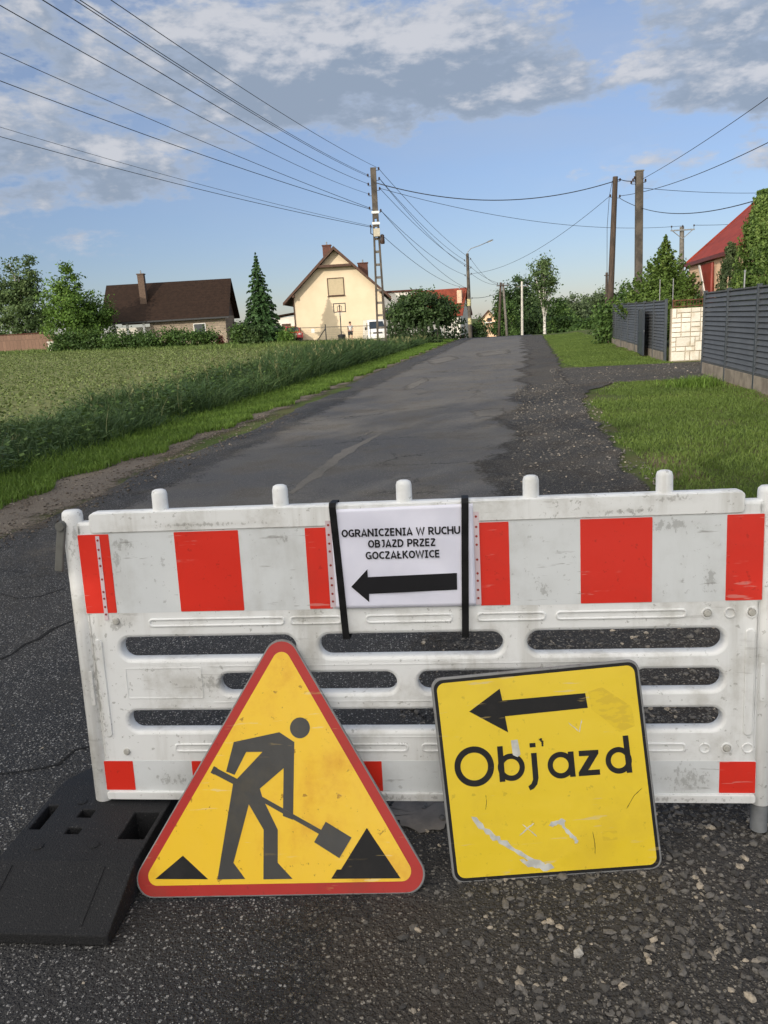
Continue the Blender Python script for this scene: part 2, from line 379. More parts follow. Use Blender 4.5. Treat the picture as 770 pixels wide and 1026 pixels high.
def stony(name, base, base2, light, size, frac, rough=.85, bmp=.5, dist=.006, brown=None, feather=False, cracks=False):
    """aggregate: stones of their own colours in a dark binder; size = stones per metre"""
    m, t, bs = new_mat(name); v = coords(t)
    vd = t.node('ShaderNodeVectorMath', {0: v, 1: t.node('ShaderNodeVectorMath', {0: t.noise(v, size * .5, 2, out=1), 'Scale': .6 / size}, operation='SCALE').outputs[0]}, operation='ADD').outputs[0]
    vo = t.node('ShaderNodeTexVoronoi', {'Vector': vd, 'Scale': size}); vo2 = t.node('ShaderNodeTexVoronoi', {'Vector': vd, 'Scale': size * 2.3})
    r1 = t.node('ShaderNodeSeparateColor', {0: vo.outputs['Color']}); r2 = t.node('ShaderNodeSeparateColor', {0: vo2.outputs['Color']})
    big = t.noise(v, .55, 5, .6); mid = t.noise(v, 3.0, 5, .6)
    col = t.mix(t.ramp(big, .38, .64), base, base2)
    col = t.mix(t.math('MULTIPLY', t.ramp(mid, .5, .7), .35), col, tuple(x * .6 for x in base))
    if brown: col = t.mix(t.math('MULTIPLY', t.ramp(t.noise(v, 1.1, 5, .65), .46, .66), .8), col, brown)
    fr = t.math('SUBTRACT', 1.0, t.math('MULTIPLY', frac, t.ramp(mid, .3, .7, .5, 1.5)))
    s1 = t.math('MULTIPLY', t.math('GREATER_THAN', r1.outputs[0], fr), t.ramp(vo.outputs['Distance'], .28, .42, 1, 0))
    s2 = t.math('MULTIPLY', t.math('GREATER_THAN', r2.outputs[0], fr), t.ramp(vo2.outputs['Distance'], .28, .42, 1, 0))
    lc = t.mix(r1.outputs[1], light, tuple(x * .45 for x in light)); lc2 = t.mix(r2.outputs[1], light, tuple(x * .4 for x in light))
    col = t.mix(t.math('MULTIPLY', s2, .8), col, lc2); col = t.mix(t.math('MULTIPLY', s1, .85), col, lc)
    if cracks:
        wv = t.node('ShaderNodeVectorMath', {0: v, 1: t.node('ShaderNodeVectorMath', {0: t.noise(v, 1.6, 5, .65, out=1), 'Scale': 1.1}, operation='SCALE').outputs[0]}, operation='ADD').outputs[0]
        ce = t.node('ShaderNodeTexVoronoi', {'Vector': wv, 'Scale': .55}, feature='DISTANCE_TO_EDGE').outputs['Distance']
        cm = t.math('MULTIPLY', t.ramp(ce, .004, .011, 1, 0), t.ramp(t.noise(v, .35, 3), .44, .56))
        ce2 = t.node('ShaderNodeTexVoronoi', {'Vector': wv, 'Scale': 2.6}, feature='DISTANCE_TO_EDGE').outputs['Distance']
        cm2 = t.math('MULTIPLY', t.ramp(ce2, .008, .022, 1, 0), t.ramp(t.noise(v, .5, 4), .56, .66))
        col = t.mix(t.math('MULTIPLY', t.math('MAXIMUM', cm, cm2), .8), col, (.016, .015, .014))
    t.set(bs.inputs['Base Color'], col)
    t.set(bs.inputs['Roughness'], t.ramp(big, .3, .7, rough - .12, rough + .05)); bs.inputs['Specular IOR Level'].default_value = .35
    h = t.math('ADD', t.math('SUBTRACT', 1, vo.outputs['Distance']), t.math('MULTIPLY', t.math('SUBTRACT', 1, vo2.outputs['Distance']), .5))
    bump(t, bs, t.math('ADD', h, t.math('MULTIPLY', t.noise(v, size * 2, 3), .5)), bmp, dist)
    if feather:                                     # the layer thins out into single patches towards its edges
        ac = t.node('ShaderNodeAttribute', attribute_name='across').outputs['Fac']
        nn = t.math('ADD', t.math('MULTIPLY', t.noise(v, 2.2, 6, .65), .7), t.math('MULTIPLY', t.noise(v, size * .35, 3, .6), .5))
        a_ = t.ramp(t.math('ADD', ac, nn), .74, 1.06)
        tr = t.node('ShaderNodeBsdfTransparent'); mx = t.node('ShaderNodeMixShader', {0: a_, 1: tr.outputs[0], 2: bs.outputs[0]})
        o_ = [n_ for n_ in t.N if n_.type == 'OUTPUT_MATERIAL'][0]; t.L.new(mx.outputs[0], o_.inputs['Surface'])
    return m

BLACK = mat('black_print', (.012, .012, .013), .45, (.022, .022, .024), 20)
WOOD = mat('weathered_wood', (.075, .052, .038), .85, (.035, .026, .02), 3, stretch=(6, 6, .6), bmp=.5, bscale=8)
CONC = mat('grey_concrete', (.17, .155, .135), .9, (.10, .093, .082), 6, bmp=.4, bscale=40)
CONC_DARK = mat('weathered_concrete', (.10, .086, .07), .9, (.05, .044, .037), 2.5, bmp=.4, bscale=20)
PORC = mat('dark_porcelain', (.05, .03, .022), .3)
GALV = mat('galvanised_steel', (.26, .27, .28), .5, (.17, .18, .19), 14, metal=.15)
DARKMETAL = mat('dark_metal', (.03, .032, .036), .5, (.02, .021, .024), 8)
GLASS = mat('window_glass', (.03, .04, .05), .08, spec=.8)
WHITEPAINT = mat('white_paint', (.75, .75, .73), .5, (.62, .62, .6), 3)
RUBBER_TYRE = mat('tyre_rubber', (.018, .018, .019), .8)
WIREMAT = mat('wire_sheath', (.022, .024, .028), .6)
BARK = mat('bark', (.085, .062, .045), .9, (.04, .03, .022), 5, stretch=(4, 4, .8), bmp=.6, bscale=12)
BIRCHBARK = mat('birch_bark', (.62, .60, .55), .7, (.20, .18, .16), 3, .5, .62, stretch=(1, 1, 3))

# ------------------------------------------------------------------ ground, road, field
HEAD = math.atan(.185)                              # the road runs a little to the right of the view
CA, SA = math.cos(HEAD), math.sin(HEAD)
def sst(x, a, b): u = min(1, max(0, (x - a) / (b - a))); return u * u * (3 - 2 * u)
def hz(s, t):
    z = 0.0
    if t < -5.6: z += sst(s, 8, 62) * min(1.05, .0215 * (-t - 5.6))
    if t > 3: z += sst(s, 25, 45) * .15 * sst(t, 3, 5)
    if s > 62:
        d = min(.0026 * (s - 62) ** 2, 2.6)
        z -= d * (1 - sst(-t, 10, 22))
    return z
def st(s, t, dz=0.0): return Vector((t * CA + s * SA, -t * SA + s * CA, hz(s, t) + dz))
def st_of(p): return p[0] * SA + p[1] * CA, p[0] * CA - p[1] * SA
def on_ground(p, dz=0.0): s, t = st_of(p); return Vector((p[0], p[1], hz(s, t) + dz))
SS = sorted(set([-60, -30, -15] + [round(-8 + i * .5, 2) for i in range(61)] + list(range(23, 63)) + list(range(63, 90)) + [95, 100, 110, 120, 140, 170, 220, 300, 450, 800]))
TT = sorted(set([-600, -300, -150, -100, -70, -55] + list(range(-50, -6, 2)) + [-7, -6.3, -5.6, -5.2, -4.5, -3, -1.5, 0, 1, 2, 3, 3.5, 4, 4.5, 5, 7, 10, 15, 22, 30, 45, 80, 150, 300, 600]))
def sheet(name, s0, s1, tl, tr, nt, dz, material, kind='structure', jit=0.0, step=None, fade=(0, 0)):
    """a sheet that follows the ground between two edges given as functions of s"""
    ss = [s for s in SS if s0 <= s <= s1]
    if step:
        f = []
        for a, b in zip(ss, ss[1:]):
            k = max(1, int(math.ceil((b - a) / step))); f += [a + (b - a) * i / k for i in range(k)]
        ss = f + [ss[-1]]
    vs, fs = [], []; a0 = a1 = 0; acr = []
    for s in ss:
        a0 = a0 * .6 + random.uniform(-1, 1) * jit; a1 = a1 * .6 + random.uniform(-1, 1) * jit
        L, R = tl(s) + a0, tr(s) + a1
        vs += [tuple(st(s, L + (R - L) * i / nt, dz)) for i in range(nt + 1)]
        acr += [min(1, *( [(R - L) * i / nt / fade[0]] if fade[0] else []), *([(R - L) * (nt - i) / nt / fade[1]] if fade[1] else []), *([(s - s0) / fade[2]] if len(fade) > 2 else []), 1) for i in range(nt + 1)]
    for i in range(len(ss) - 1):
        for j in range(nt):
            k = i * (nt + 1) + j; fs.append((k, k + 1, k + nt + 2, k + nt + 1))
    me = bpy.data.meshes.new(name); me.from_pydata(vs, [], fs); me.update()
    at__ = me.attributes.new('across', 'FLOAT', 'POINT'); at__.data.foreach_set('value', acr)
    o = link_mesh(name, me, material, smooth=True); return tag(o, kind=kind)

soil = mat('soil_and_turf', (.065, .095, .026), .95, (.09, .095, .04), .9, .42, .62, spec=.1, bmp=.6, bscale=25, bdist=.03)
vs = [tuple(st(s, t, -.012)) for s in SS for t in TT]; n = len(TT)
fs = [(i * n + j, i * n + j + 1, (i + 1) * n + j + 1, (i + 1) * n + j) for i in range(len(SS) - 1) for j in range(n - 1)]
me = bpy.data.meshes.new('ground'); me.from_pydata(vs, [], fs); me.update()
tag(link_mesh('ground', me, soil, smooth=True), kind='structure')

asphalt = stony('asphalt', (.032, .0325, .0345), (.056, .054, .052), (.48, .47, .45), 85, .27, .85, 1.0, .010, cracks=True)
gravel_dark = stony('dark_gravel', (.041, .039, .0375), (.074, .069, .063), (.37, .34, .29), 70, .30, .9, 1.0, .014, brown=(.050, .040, .031), feather=True)
gravel_brown = stony('brown_gravel', (.15, .125, .10), (.19, .16, .125), (.34, .30, .24), 60, .3, .95, .9, .012, brown=(.11, .085, .062), feather=True)
sheet('gravel_shoulder', -8, 62, lambda s: -5.75, lambda s: -3.95 - .40 * sst(s, 7, 11), 14, .004, gravel_brown, jit=.05, step=.3, fade=(0, 1.2))
sheet('road', -60, 140, lambda s: -4.35 - .1 * math.sin(s * .9) if s < 20 else -4.6, lambda s: 1.0, 8, 0.0, asphalt, jit=.05, step=.4)
worn_sheen_asphalt = stony('worn_sheen_asphalt', (.092, .091, .092), (.138, .132, .122), (.36, .34, .31), 100, .24, .85, .9, .008, brown=(.100, .090, .076), feather=True, cracks=True)  # dusty worn asphalt, its colour also lightened for the sky's reflection at grazing view
sheet('worn_sheen_road_surface', 3.8, 62, lambda s: -4.1, lambda s: .45 + .02 * s, 16, .0022, worn_sheen_asphalt, jit=.05, step=.25, fade=(1.2, 1.6, 4.5))
def gr_r(s):
    a = 1.12 + .012 * max(0, s - 8) + .9 * math.exp(-((s - 18.3) / 2.0) ** 2) + (.5 * math.exp(-((s - 1.0) / 3) ** 2))
    return a
sheet('gravel_shoulder', -8, 62, lambda s: -.75 - .15 * math.sin(s * 1.7) + .4 * sst(s, 8, 30) + .3 * sst(s, 2.5, 5), gr_r, 16, .006, gravel_dark, jit=.08, step=.25, fade=(1.0, .25))
sheet('driveway', 17.5, 23, lambda s: .8, lambda s: 14.0, 26, .010, gravel_dark, jit=.02, fade=(.8, 0))

def blob_sheet(name, pts, dz, material, jit=.06, kind='structure', sub=5, rim=.12):
    """a flat patch with a ragged outline; pts in (s, t)"""
    out = []
    m = len(pts)
    for i in range(m):
        a, b = Vector(pts[i]), Vector(pts[(i + 1) % m])
        for k in range(sub):
            p = a.lerp(b, k / sub); out.append(p + Vector((random.uniform(-jit, jit), random.uniform(-jit, jit))))
    c_ = sum(out, Vector((0, 0))) / len(out); m = len(out); inner = [c_ + (p - c_) * .55 for p in out]
    allp = out + inner + [c_]
    fs = [(i, (i + 1) % m, m + (i + 1) % m, m + i) for i in range(m)] + [(m + i, m + (i + 1) % m, 2 * m) for i in range(m)]
    me = bpy.data.meshes.new(name); me.from_pydata([tuple(st(p.x, p.y, dz)) for p in allp], [], fs); me.update()
    a_ = me.attributes.new('across', 'FLOAT', 'POINT'); a_.data.foreach_set('value', [rim] * m + [.5] * m + [.8])
    bm = bmesh.new(); bm.from_mesh(me)
    for f in bm.faces:
        if f.normal.z < 0: f.normal_flip()
    bm.to_mesh(me); bm.free()
    return tag(link_mesh(name, me, material), kind=kind)
def px_st(pts): return [st_of(gp(x, y)) for x, y in pts]
patch_pale = stony('pale_asphalt', (.135, .126, .112), (.105, .099, .09), (.32, .30, .27), 80, .2, .9, .5, .006, feather=True)
patch_dark = stony('dark_asphalt', (.034, .035, .038), (.045, .045, .048), (.2, .2, .2), 110, .14, .8, .4, .004, feather=True)
for pts, m_, j in (([(470, 412), (505, 408), (508, 416), (478, 419)], patch_pale, .05),
                   ([(404, 388), (425, 378), (432, 380), (410, 392)], patch_pale, .05),
                   ([(425, 362), (452, 356), (462, 359), (434, 366)], patch_pale, .06),
                   ([(476, 354), (510, 350), (512, 354), (480, 358)], patch_pale, .06)):
    blob_sheet('road_patch', px_st(pts), .003, m_, j, rim=.22)
stripm = stony('filled_seam', (.165, .152, .133), (.12, .113, .10), (.34, .31, .27), 80, .25, .9, .6, .007)
def strip_patch(pts, w):
    C_ = [gp(x, y) for x, y in pts]; C_ = [C_[k].lerp(C_[k + 1], q / 8) for k in range(len(C_) - 1) for q in range(8)] + [C_[-1]]; n_ = len(C_); L, R = [], []
    for k, p in enumerate(C_):
        d = (C_[min(k + 1, n_ - 1)] - C_[max(k - 1, 0)]).normalized(); nn = Vector((-d.y, d.x, 0)); f = min(1, .25 + 3 * min(k, n_ - 1 - k) / n_)
        L.append(p + nn * w * f * random.uniform(.55, 1.25)); R.append(p - nn * w * f * random.uniform(.55, 1.25))
    me = bpy.data.meshes.new('road_patch'); me.from_pydata([(p.x, p.y, .0042) for p in L + R], [], [(n_ + k, n_ + k + 1, k + 1, k) for k in range(n_ - 1)]); me.update()
    tag(link_mesh('road_patch', me, stripm), kind='structure')
strip_patch([(292, 495), (318, 474), (350, 451), (383, 434)], .085)
wetmat, t_, b_ = new_mat('wet_asphalt'); b_.inputs['Base Color'].default_value = (.15, .147, .142, 1); b_.inputs['Roughness'].default_value = .85; b_.inputs['Specular IOR Level'].default_value = .08
bump(t_, b_, t_.noise(coords(t_), 60, 3), .12, .004)
blob_sheet('puddle', [(s, t) for s, t in px_st([(384, 812), (400, 806), (440, 804), (452, 812), (446, 834), (418, 836), (396, 824)])], .010, mat('wet_mud', (.25, .22, .185), .7, (.17, .15, .13), 14, spec=.15, bmp=.2, bscale=60), .012)
crackm = mat('crack', (.012, .012, .012), 1)
def crack(pts, w=.006):
    P_ = [gp(x, y) for x, y in pts]; L, R = [], []
    for i, p in enumerate(P_):
        d = (P_[min(i + 1, len(P_) - 1)] - P_[max(i - 1, 0)]).normalized(); nrm = Vector((-d.y, d.x, 0))
        k = w * random.uniform(.5, 1.4); L.append(p + nrm * k); R.append(p - nrm * k)
    v = [tuple(p + Vector((0, 0, .004))) for p in L + R]; m = len(L)
    me = bpy.data.meshes.new('road_crack'); me.from_pydata(v, [], [(m + i, m + i + 1, i + 1, i) for i in range(m - 1)]); me.update()
    tag(link_mesh('road_crack', me, crackm), kind='structure')
crack([(0, 661), (12, 656), (25, 646), (38, 641), (52, 631), (66, 625), (80, 620)], .009)
crack([(0, 776), (20, 774), (44, 770), (60, 766), (75, 752), (95, 748)], .006)
crack([(0, 595), (18, 600), (40, 598), (64, 590)], .004)

# crop field
cropsoil = mat('field_soil', (.17, .185, .08), .95, (.14, .16, .062), 1.5, spec=.1, bmp=.8, bscale=15, bdist=.05)
tag(sheet('field', 3, 110, lambda s: -70.0, lambda s: -8.2, 40, .0, cropsoil), kind='structure')

def vnoise(p, scale, seed=0):
    """smooth value noise on 2-D points, 0..1"""
    g = np.random.default_rng(seed).random((64, 64)); q = p * scale; i = np.floor(q).astype(int); f = q - i; f = f * f * (3 - 2 * f)
    a = g[i[:, 0] % 64, i[:, 1] % 64]; b = g[(i[:, 0] + 1) % 64, i[:, 1] % 64]; c = g[i[:, 0] % 64, (i[:, 1] + 1) % 64]; d = g[(i[:, 0] + 1) % 64, (i[:, 1] + 1) % 64]
    return (a * (1 - f[:, 0]) + b * f[:, 0]) * (1 - f[:, 1]) + (c * (1 - f[:, 0]) + d * f[:, 0]) * f[:, 1]
def st_np(S, T):
    Z = np.array([hz(a, b) for a, b in zip(S, T)]); return np.stack([T * CA + S * SA, -T * SA + S * CA, Z], 1)
def blades(name, S, T, H, Wd, lean, material, label=None, var=None, parent=None, base=None):
    """grass: every blade two bent quads ending in a narrow tip"""
    N = len(S); B = st_np(S, T) if base is None else base
    th = rng.random(N) * 2 * np.pi; ph = rng.random(N) * 2 * np.pi
    side = np.stack([np.cos(th), np.sin(th), np.zeros(N)], 1) * (Wd * (.6 + .8 * rng.random(N)))[:, None]
    ln = np.stack([np.cos(ph), np.sin(ph), np.zeros(N)], 1) * (H * lean * rng.random(N) * 1.6)[:, None]
    up = np.zeros((N, 3)); up[:, 2] = H
    m1 = B + up * .55 + ln * .3; tip = B + up * (1 - .25 * lean * rng.random(N))[:, None] + ln
    q1 = np.stack([B - side, B + side, m1 + side * .75, m1 - side * .75], 1)
    q2 = np.stack([m1 - side * .75, m1 + side * .75, tip + side * .12, tip - side * .12], 1)
    v = rng.random(N) if var is None else var
    o = quads(name, np.concatenate([q1, q2]), material, np.concatenate([v, v]), parent)
    if parent is None: tag(o, label, None, None, 'stuff')
    return o
def scatter(n, s0, s1, t0, t1, power=1.0):
    """random (s, t); power > 1 gathers points nearer to the camera"""
    u = rng.random(n) ** power; return s0 + (s1 - s0) * u, t0 + (t1 - t0) * rng.random(n)

M_CROP = leaf_mat('crop_leaf', (.105, .140, .044), (.162, .210, .068), (.225, .275, .100), .2, .25)
M_REED = leaf_mat('tall_grass_blade', (.020, .044, .015), (.050, .096, .030), (.125, .180, .066), .2, .5)
M_VERGE = leaf_mat('short_grass_blade', (.07, .125, .02), (.12, .21, .032), (.19, .27, .06), .3, .6)
M_LAWN = leaf_mat('lawn_blade', (.070, .110, .025), (.118, .180, .038), (.205, .245, .070), .3, .8)
M_WEED = leaf_mat('weed_blade', (.06, .10, .024), (.12, .175, .045), (.21, .255, .085), .25, .3)

# crop: small leafy plants in faint rows
S, T = scatter(95000, 5, 95, -62, -8.0, 1.6)
row = np.round(T / .5) * .5; T = np.where(S < 45, row + rng.normal(0, .14, len(S)), T)
B = st_np(S, T); sz = .035 + .04 * rng.random(len(S)) + .0007 * S
Q = []; V = []
for k in range(3):
    a = rng.random(len(S)) * 2 * np.pi; tilt = .3 + .7 * rng.random(len(S))
    d = np.stack([np.cos(a) * np.cos(tilt), np.sin(a) * np.cos(tilt), np.sin(tilt)], 1) * sz[:, None]
    sd = np.stack([-np.sin(a), np.cos(a), np.zeros(len(S))], 1) * (sz * .42)[:, None]
    o = B + np.array([0, 0, .02]) + d * .2
    Q.append(np.stack([o, o + d * .5 - sd, o + d, o + d * .5 + sd], 1)); V.append(rng.random(len(S)))
tag(quads('crop_plants', np.concatenate(Q), M_CROP, np.concatenate(V)), kind='stuff')

# tall grass in the ditch beside the field
S, T = scatter(90000, 1, 64, -8.9, -6.0, 1.7)
cl = .6 * vnoise(np.stack([S, T], 1), .55, 3) + .4 * vnoise(np.stack([S, T], 1), 1.7, 13); keep = rng.random(len(S)) < .15 + 1.3 * cl
S, T, cl = S[keep], T[keep], cl[keep]
edge = np.clip((T + 9.0) / .7, 0, 1) * np.clip((-5.85 - T) / .5, .3, 1)
H = (.22 + .85 * cl ** 1.4 + .40 * rng.random(len(S)) ** 2) * (.5 + .5 * edge) * np.interp(S, [6, 10, 15, 20, 36, 44], [.42, .48, .75, .95, .90, .58])
blades('tall_grass', S, T, H, .005 + .00022 * S + .006 * rng.random(len(S)) ** 3, .95, M_REED, var=np.clip(.5 * rng.random(len(S)) + .5 * vnoise(np.stack([S, T], 1), 1.9, 21) + .35 * (rng.random(len(S)) < .12), 0, 1))
S, T = scatter(7000, 26, 60, -9.0, -6.6, 1.0)
blades('tall_grass', S, T, (.6 + .5 * rng.random(len(S))) * np.interp(S, [36, 44], [1, .6]), .016 + .0 * S, .5, M_REED)
S, T = scatter(700, 4, 60, -8.2, -6.1, 1.5); cl = vnoise(np.stack([S, T], 1), .6, 17); k = rng.random(len(S)) < cl ** 1.5 * 1.6; S, T = S[k], T[k]
M_STRAW = leaf_mat('dry_stalk', (.12, .13, .05), (.19, .20, .09), (.27, .27, .14), .2, .5)
Hs = (.55 + .45 * rng.random(len(S))) * np.interp(S, [6, 10, 15, 20, 36, 44], [.62, .68, 1., 1.15, 1.1, .7])
blades('tall_grass', S, T, Hs, .0022 + .00013 * S, .35, M_STRAW)
B = st_np(S, T); nh = 7; k_ = np.repeat(np.arange(len(S)), nh); C = B[k_] + np.array([0, 0, 1.]) * (Hs[k_] * (.86 + .16 * rng.random(len(k_))))[:, None] + rng.standard_normal((len(k_), 3)) * np.array([.022, .022, .01])
sz_ = .010 + .0006 * S[k_]; a_ = rng.random(len(k_)) * 2 * np.pi; d_ = np.stack([np.cos(a_) * .5, np.sin(a_) * .5, np.full(len(k_), .9)], 1) * (sz_ * 1.8)[:, None]; e_ = np.stack([-np.sin(a_), np.cos(a_), 0 * a_], 1) * (sz_ * .5)[:, None]
tag(quads('seed_heads', np.stack([C - d_, C + e_, C + d_, C - e_], 1), M_STRAW, rng.random(len(k_))), kind='stuff')
S, T = scatter(900, 4, 50, -8.7, -6.0, 1.4); B = st_np(S, T); nl = 16; k_ = np.repeat(np.arange(len(S)), nl); a_ = rng.random(len(k_)) * 2 * np.pi; r_ = rng.random(len(k_))
hh = (.25 + .55 * rng.random(len(S)))[k_] * np.interp(S, [6, 12, 18, 40], [.6, .8, 1.1, .7])[k_]
C = B[k_] + np.stack([np.cos(a_) * r_ * .28, np.sin(a_) * r_ * .28, hh * (.25 + .75 * rng.random(len(k_)))], 1); tl = .2 + .7 * rng.random(len(k_)); L_ = .05 + .07 * rng.random(len(k_)) + .0012 * S[k_]
d_ = np.stack([np.cos(a_) * np.cos(tl), np.sin(a_) * np.cos(tl), np.sin(tl) - .3], 1) * L_[:, None]; e_ = np.stack([-np.sin(a_), np.cos(a_), 0 * a_], 1) * (L_ * .36)[:, None]
tag(quads('broad_weeds', np.stack([C, C + d_ * .5 + e_, C + d_, C + d_ * .5 - e_], 1), leaf_mat('weed_leaf', (.03, .06, .016), (.075, .13, .032), (.15, .22, .06), .25, .6), rng.random(len(k_))), kind='stuff')
# short bright verge
S, T = scatter(105000, 1, 62, -6.4, -5.1, 1.9)
T = T + .22 * np.clip((S - 8) / 4, 0, 1) * (T + 6.4) / 1.3 + .12 * np.sin(S * 2.1) + .08 * np.sin(S * 5.3)
blades('short_grass', S, T, .07 + .10 * rng.random(len(S)) * np.clip((-5.0 - T), .4, 1.4), .004 + .00035 * S, .5, M_VERGE)
# lawn between the gravel and the fence
S, T = scatter(215000, 1.2, 60, 1.05, 4.25, 1.9)
lim = np.array([gr_r(s) for s in S]) + .06 * np.sin(S * 3.1) + .05
bare = vnoise(np.stack([S, T], 1), 1.1, 11); bare2 = vnoise(np.stack([S, T], 1), .45, 5)
edge_bare = np.clip(1 - (T - lim) / .75, 0, 1) * .34 + np.clip((T - 3.7) / .5, 0, 1) * .5
keep = (T > lim) & ((S < 17.6) | (S > 22.9)) & (bare * .6 + bare2 * .4 + edge_bare * .85 < .76 + .22 * rng.random(len(S)))
S, T = S[keep], T[keep]
var = np.clip(.15 + .7 * vnoise(np.stack([S, T], 1), .7, 8) * rng.random(len(S)) + .25 * rng.random(len(S)), 0, 1)
blades('lawn_grass', S, T, .024 + .045 * rng.random(len(S)) * vnoise(np.stack([S, T], 1), 1.7, 31) ** .7, .0024 + .00032 * S, .6, M_LAWN, var=var)
S = 15.9 + rng.normal(0, .22, 500); T = 3.35 + rng.normal(0, .22, 500)
blades('lawn_grass', S, T, .12 + .14 * rng.random(500), .009 + 0 * S, .6, M_VERGE)
drydirt = stony('dry_soil', (.16, .115, .066), (.11, .095, .05), (.26, .21, .15), 60, .15, .95, .7, .012, feather=True)
for kd, pts in enumerate(([(7.0, 1.2), (8.2, 1.25), (9.2, 1.4), (8.6, 1.8), (7.2, 1.75)],
            [(10.5, 3.75), (14, 3.6), (17.3, 3.5), (17.4, 4.2), (10.5, 4.3)], [(27, 1.55), (33, 1.8), (34, 2.2), (28, 2.0)], [(24.5, 3.7), (36, 3.7), (36, 4.3), (24.5, 4.3)])):
    blob_sheet('dirt_patch', pts, -.008 + kd * .0006, drydirt, .045)
# rough grass along the far edge of the field and around the gardens
S, T = scatter(26000, 56, 78, -62, -12, 1.0)
ln = 63 + 5 * np.sin(T * .13); keep = np.abs(S - ln) < 5 + 2 * rng.random(len(S)); S, T = S[keep], T[keep]
blades('rough_grass', S, T, .18 + .35 * rng.random(len(S)) * vnoise(np.stack([S, T], 1), .35, 4), .03 + 0 * S, .5, M_WEED)

# loose stones: near the barrier, on the right half of the road
def stones(name, S, T, size, material, dz=.004):
    bm = bmesh.new(); bmesh.ops.create_icosphere(bm, subdivisions=1, radius=1); bv = np.array([v.co[:] for v in bm.verts]); bf = np.array([[v.index for v in f.verts] for f in bm.faces]); bm.free()
    N = len(S); B = st_np(S, T); a = rng.random(N) * 2 * np.pi
    V = bv[None] * (1 + .28 * rng.standard_normal((N, len(bv), 1))).clip(.55, 1.5); V = V * (np.array([1, .72, .5]) * (.75 + .5 * rng.random((N, 3))))[:, None]
    c, s_ = np.cos(a)[:, None], np.sin(a)[:, None]
    X = V[:, :, 0] * c - V[:, :, 1] * s_; Yy = V[:, :, 0] * s_ + V[:, :, 1] * c
    V = np.stack([X, Yy, V[:, :, 2]], 2) * size[:, None, None] + B[:, None]; V[:, :, 2] += (size * .28 + dz)[:, None]
    tri = V[:, bf].reshape(-1, 3, 3); var = np.repeat(rng.random(N), len(bf))
    return quads(name, tri, material, var)
def stone_mat(name, a, b, c):
    m, t, bs = new_mat(name); v = t.node('ShaderNodeAttribute', attribute_name='var').outputs['Fac']
    col = t.mix(t.ramp(v, .0, .8, smooth=False), a, b); col = t.mix(t.ramp(v, .86, .97), col, c)
    col = t.mix(t.ramp(t.noise(coords(t), 120, 4), .4, .7, 0, .5), col, tuple(x * .5 for x in a))
    t.set(bs.inputs['Base Color'], col); bs.inputs['Roughness'].default_value = .85; return m
STONES = stone_mat('loose_stone', (.045, .043, .041), (.17, .157, .14), (.42, .36, .28))
S1, T1 = scatter(14000, .9, 3.0, -.5, 1.5); k = rng.random(len(S1)) < np.clip((T1 + .42) * 1.6, .04, 1); S1, T1 = S1[k], T1[k]
S2, T2 = scatter(9000, 2.2, 6.5, -.5, 1.5); S3, T3 = scatter(3500, 5, 18, -.1, 1.25); S4, T4 = scatter(3000, .9, 6.0, -4.4, -.2)
sz = np.concatenate([.0030 + .0125 * rng.random(len(S1)) ** 3.0, .004 + .012 * rng.random(len(S2)) ** 2.4, .006 + .014 * rng.random(len(S3)) ** 2, .0025 + .003 * rng.random(len(S4)) ** 2])
tag(stones('gravel', np.concatenate([S1, S2, S3, S4]), np.concatenate([T1, T2, T3, T4]), sz, STONES), kind='stuff')
S6, T6 = scatter(2500, 17.4, 23, .8, 8); tag(stones('gravel', S6, T6, .008 + .016 * rng.random(len(S6)) ** 2, STONES), kind='stuff')
S5, T5 = scatter(2600, 4.5, 14, -5.5, -4.0, 1.4)
tag(stones('gravel', S5, T5, .006 + .014 * rng.random(len(S5)) ** 2, stone_mat('brown_stone', (.07, .056, .042), (.15, .125, .1), (.32, .28, .23))), kind='stuff')

# ------------------------------------------------------------------ the barrier and what leans on it
YAW, LEAN = -.1093, .0727
UX = Vector((math.cos(YAW), math.sin(YAW), 0)); N0 = Vector((-math.sin(YAW), math.cos(YAW), 0))
VV = Vector((0, 0, 1)) * math.cos(LEAN) + N0 * math.sin(LEAN); NN = VV.cross(UX)
def frame(o, u, back, v):
    m = Matrix((u, back, v)).transposed().to_4x4(); m.translation = o; return m
BAR_O = Vector((.04916, 2.09023, .002)) + NN * .0262
barrier = thing('road_barrier', 'long white plastic road barrier with red and white reflective bands closing the road', 'barrier', frame(BAR_O, UX, NN, VV))
PLASTIC = worn('white_plastic', (.79, .80, .80), (.34, .32, .27), .42, .5, 5, scratch=.25, scol=(.3, .29, .27), streak=(9, 9, .8), bmp=.05, marks=((.745, 1.03, .05, .012), (-.90, .70, .05, .03), (-.99, .5, .02, .25), (-.60, .50, .09, .03), (.20, .31, .10, .02), (-.3, .125, .5, .012), (.7, .125, .25, .010), (-1.0, .95, .03, .08), (.62, 1.0, .10, .010), (-.6, 1.0, .2, .008)))
ZINC = mat('zinc_bolt', (.5, .49, .45), .5, (.36, .35, .32), 60)
FILM_W = worn('white_film', (.69, .715, .73), (.42, .42, .40), .38, .38, 4, scratch=.55, scol=(.16, .15, .14), streak=(6, 6, 1.2), dent=.25, marks=((.76, .955, .07, .022), (.86, .80, .02, .05), (.70, .96, .05, .015), (-.86, .945, .05, .03), (-.885, .90, .02, .05), (-.365, .945, .015, .018), (.40, .78, .03, .03), (.80, .19, .07, .04), (.66, .20, .06, .03), (-.78, .18, .06, .02), (-.60, .80, .02, .03)))
FILM_R = worn('red_film', (.70, .028, .014), (.50, .03, .018), .38, .35, 5, scratch=.3, scol=(.7, .5, .45), dent=.25)
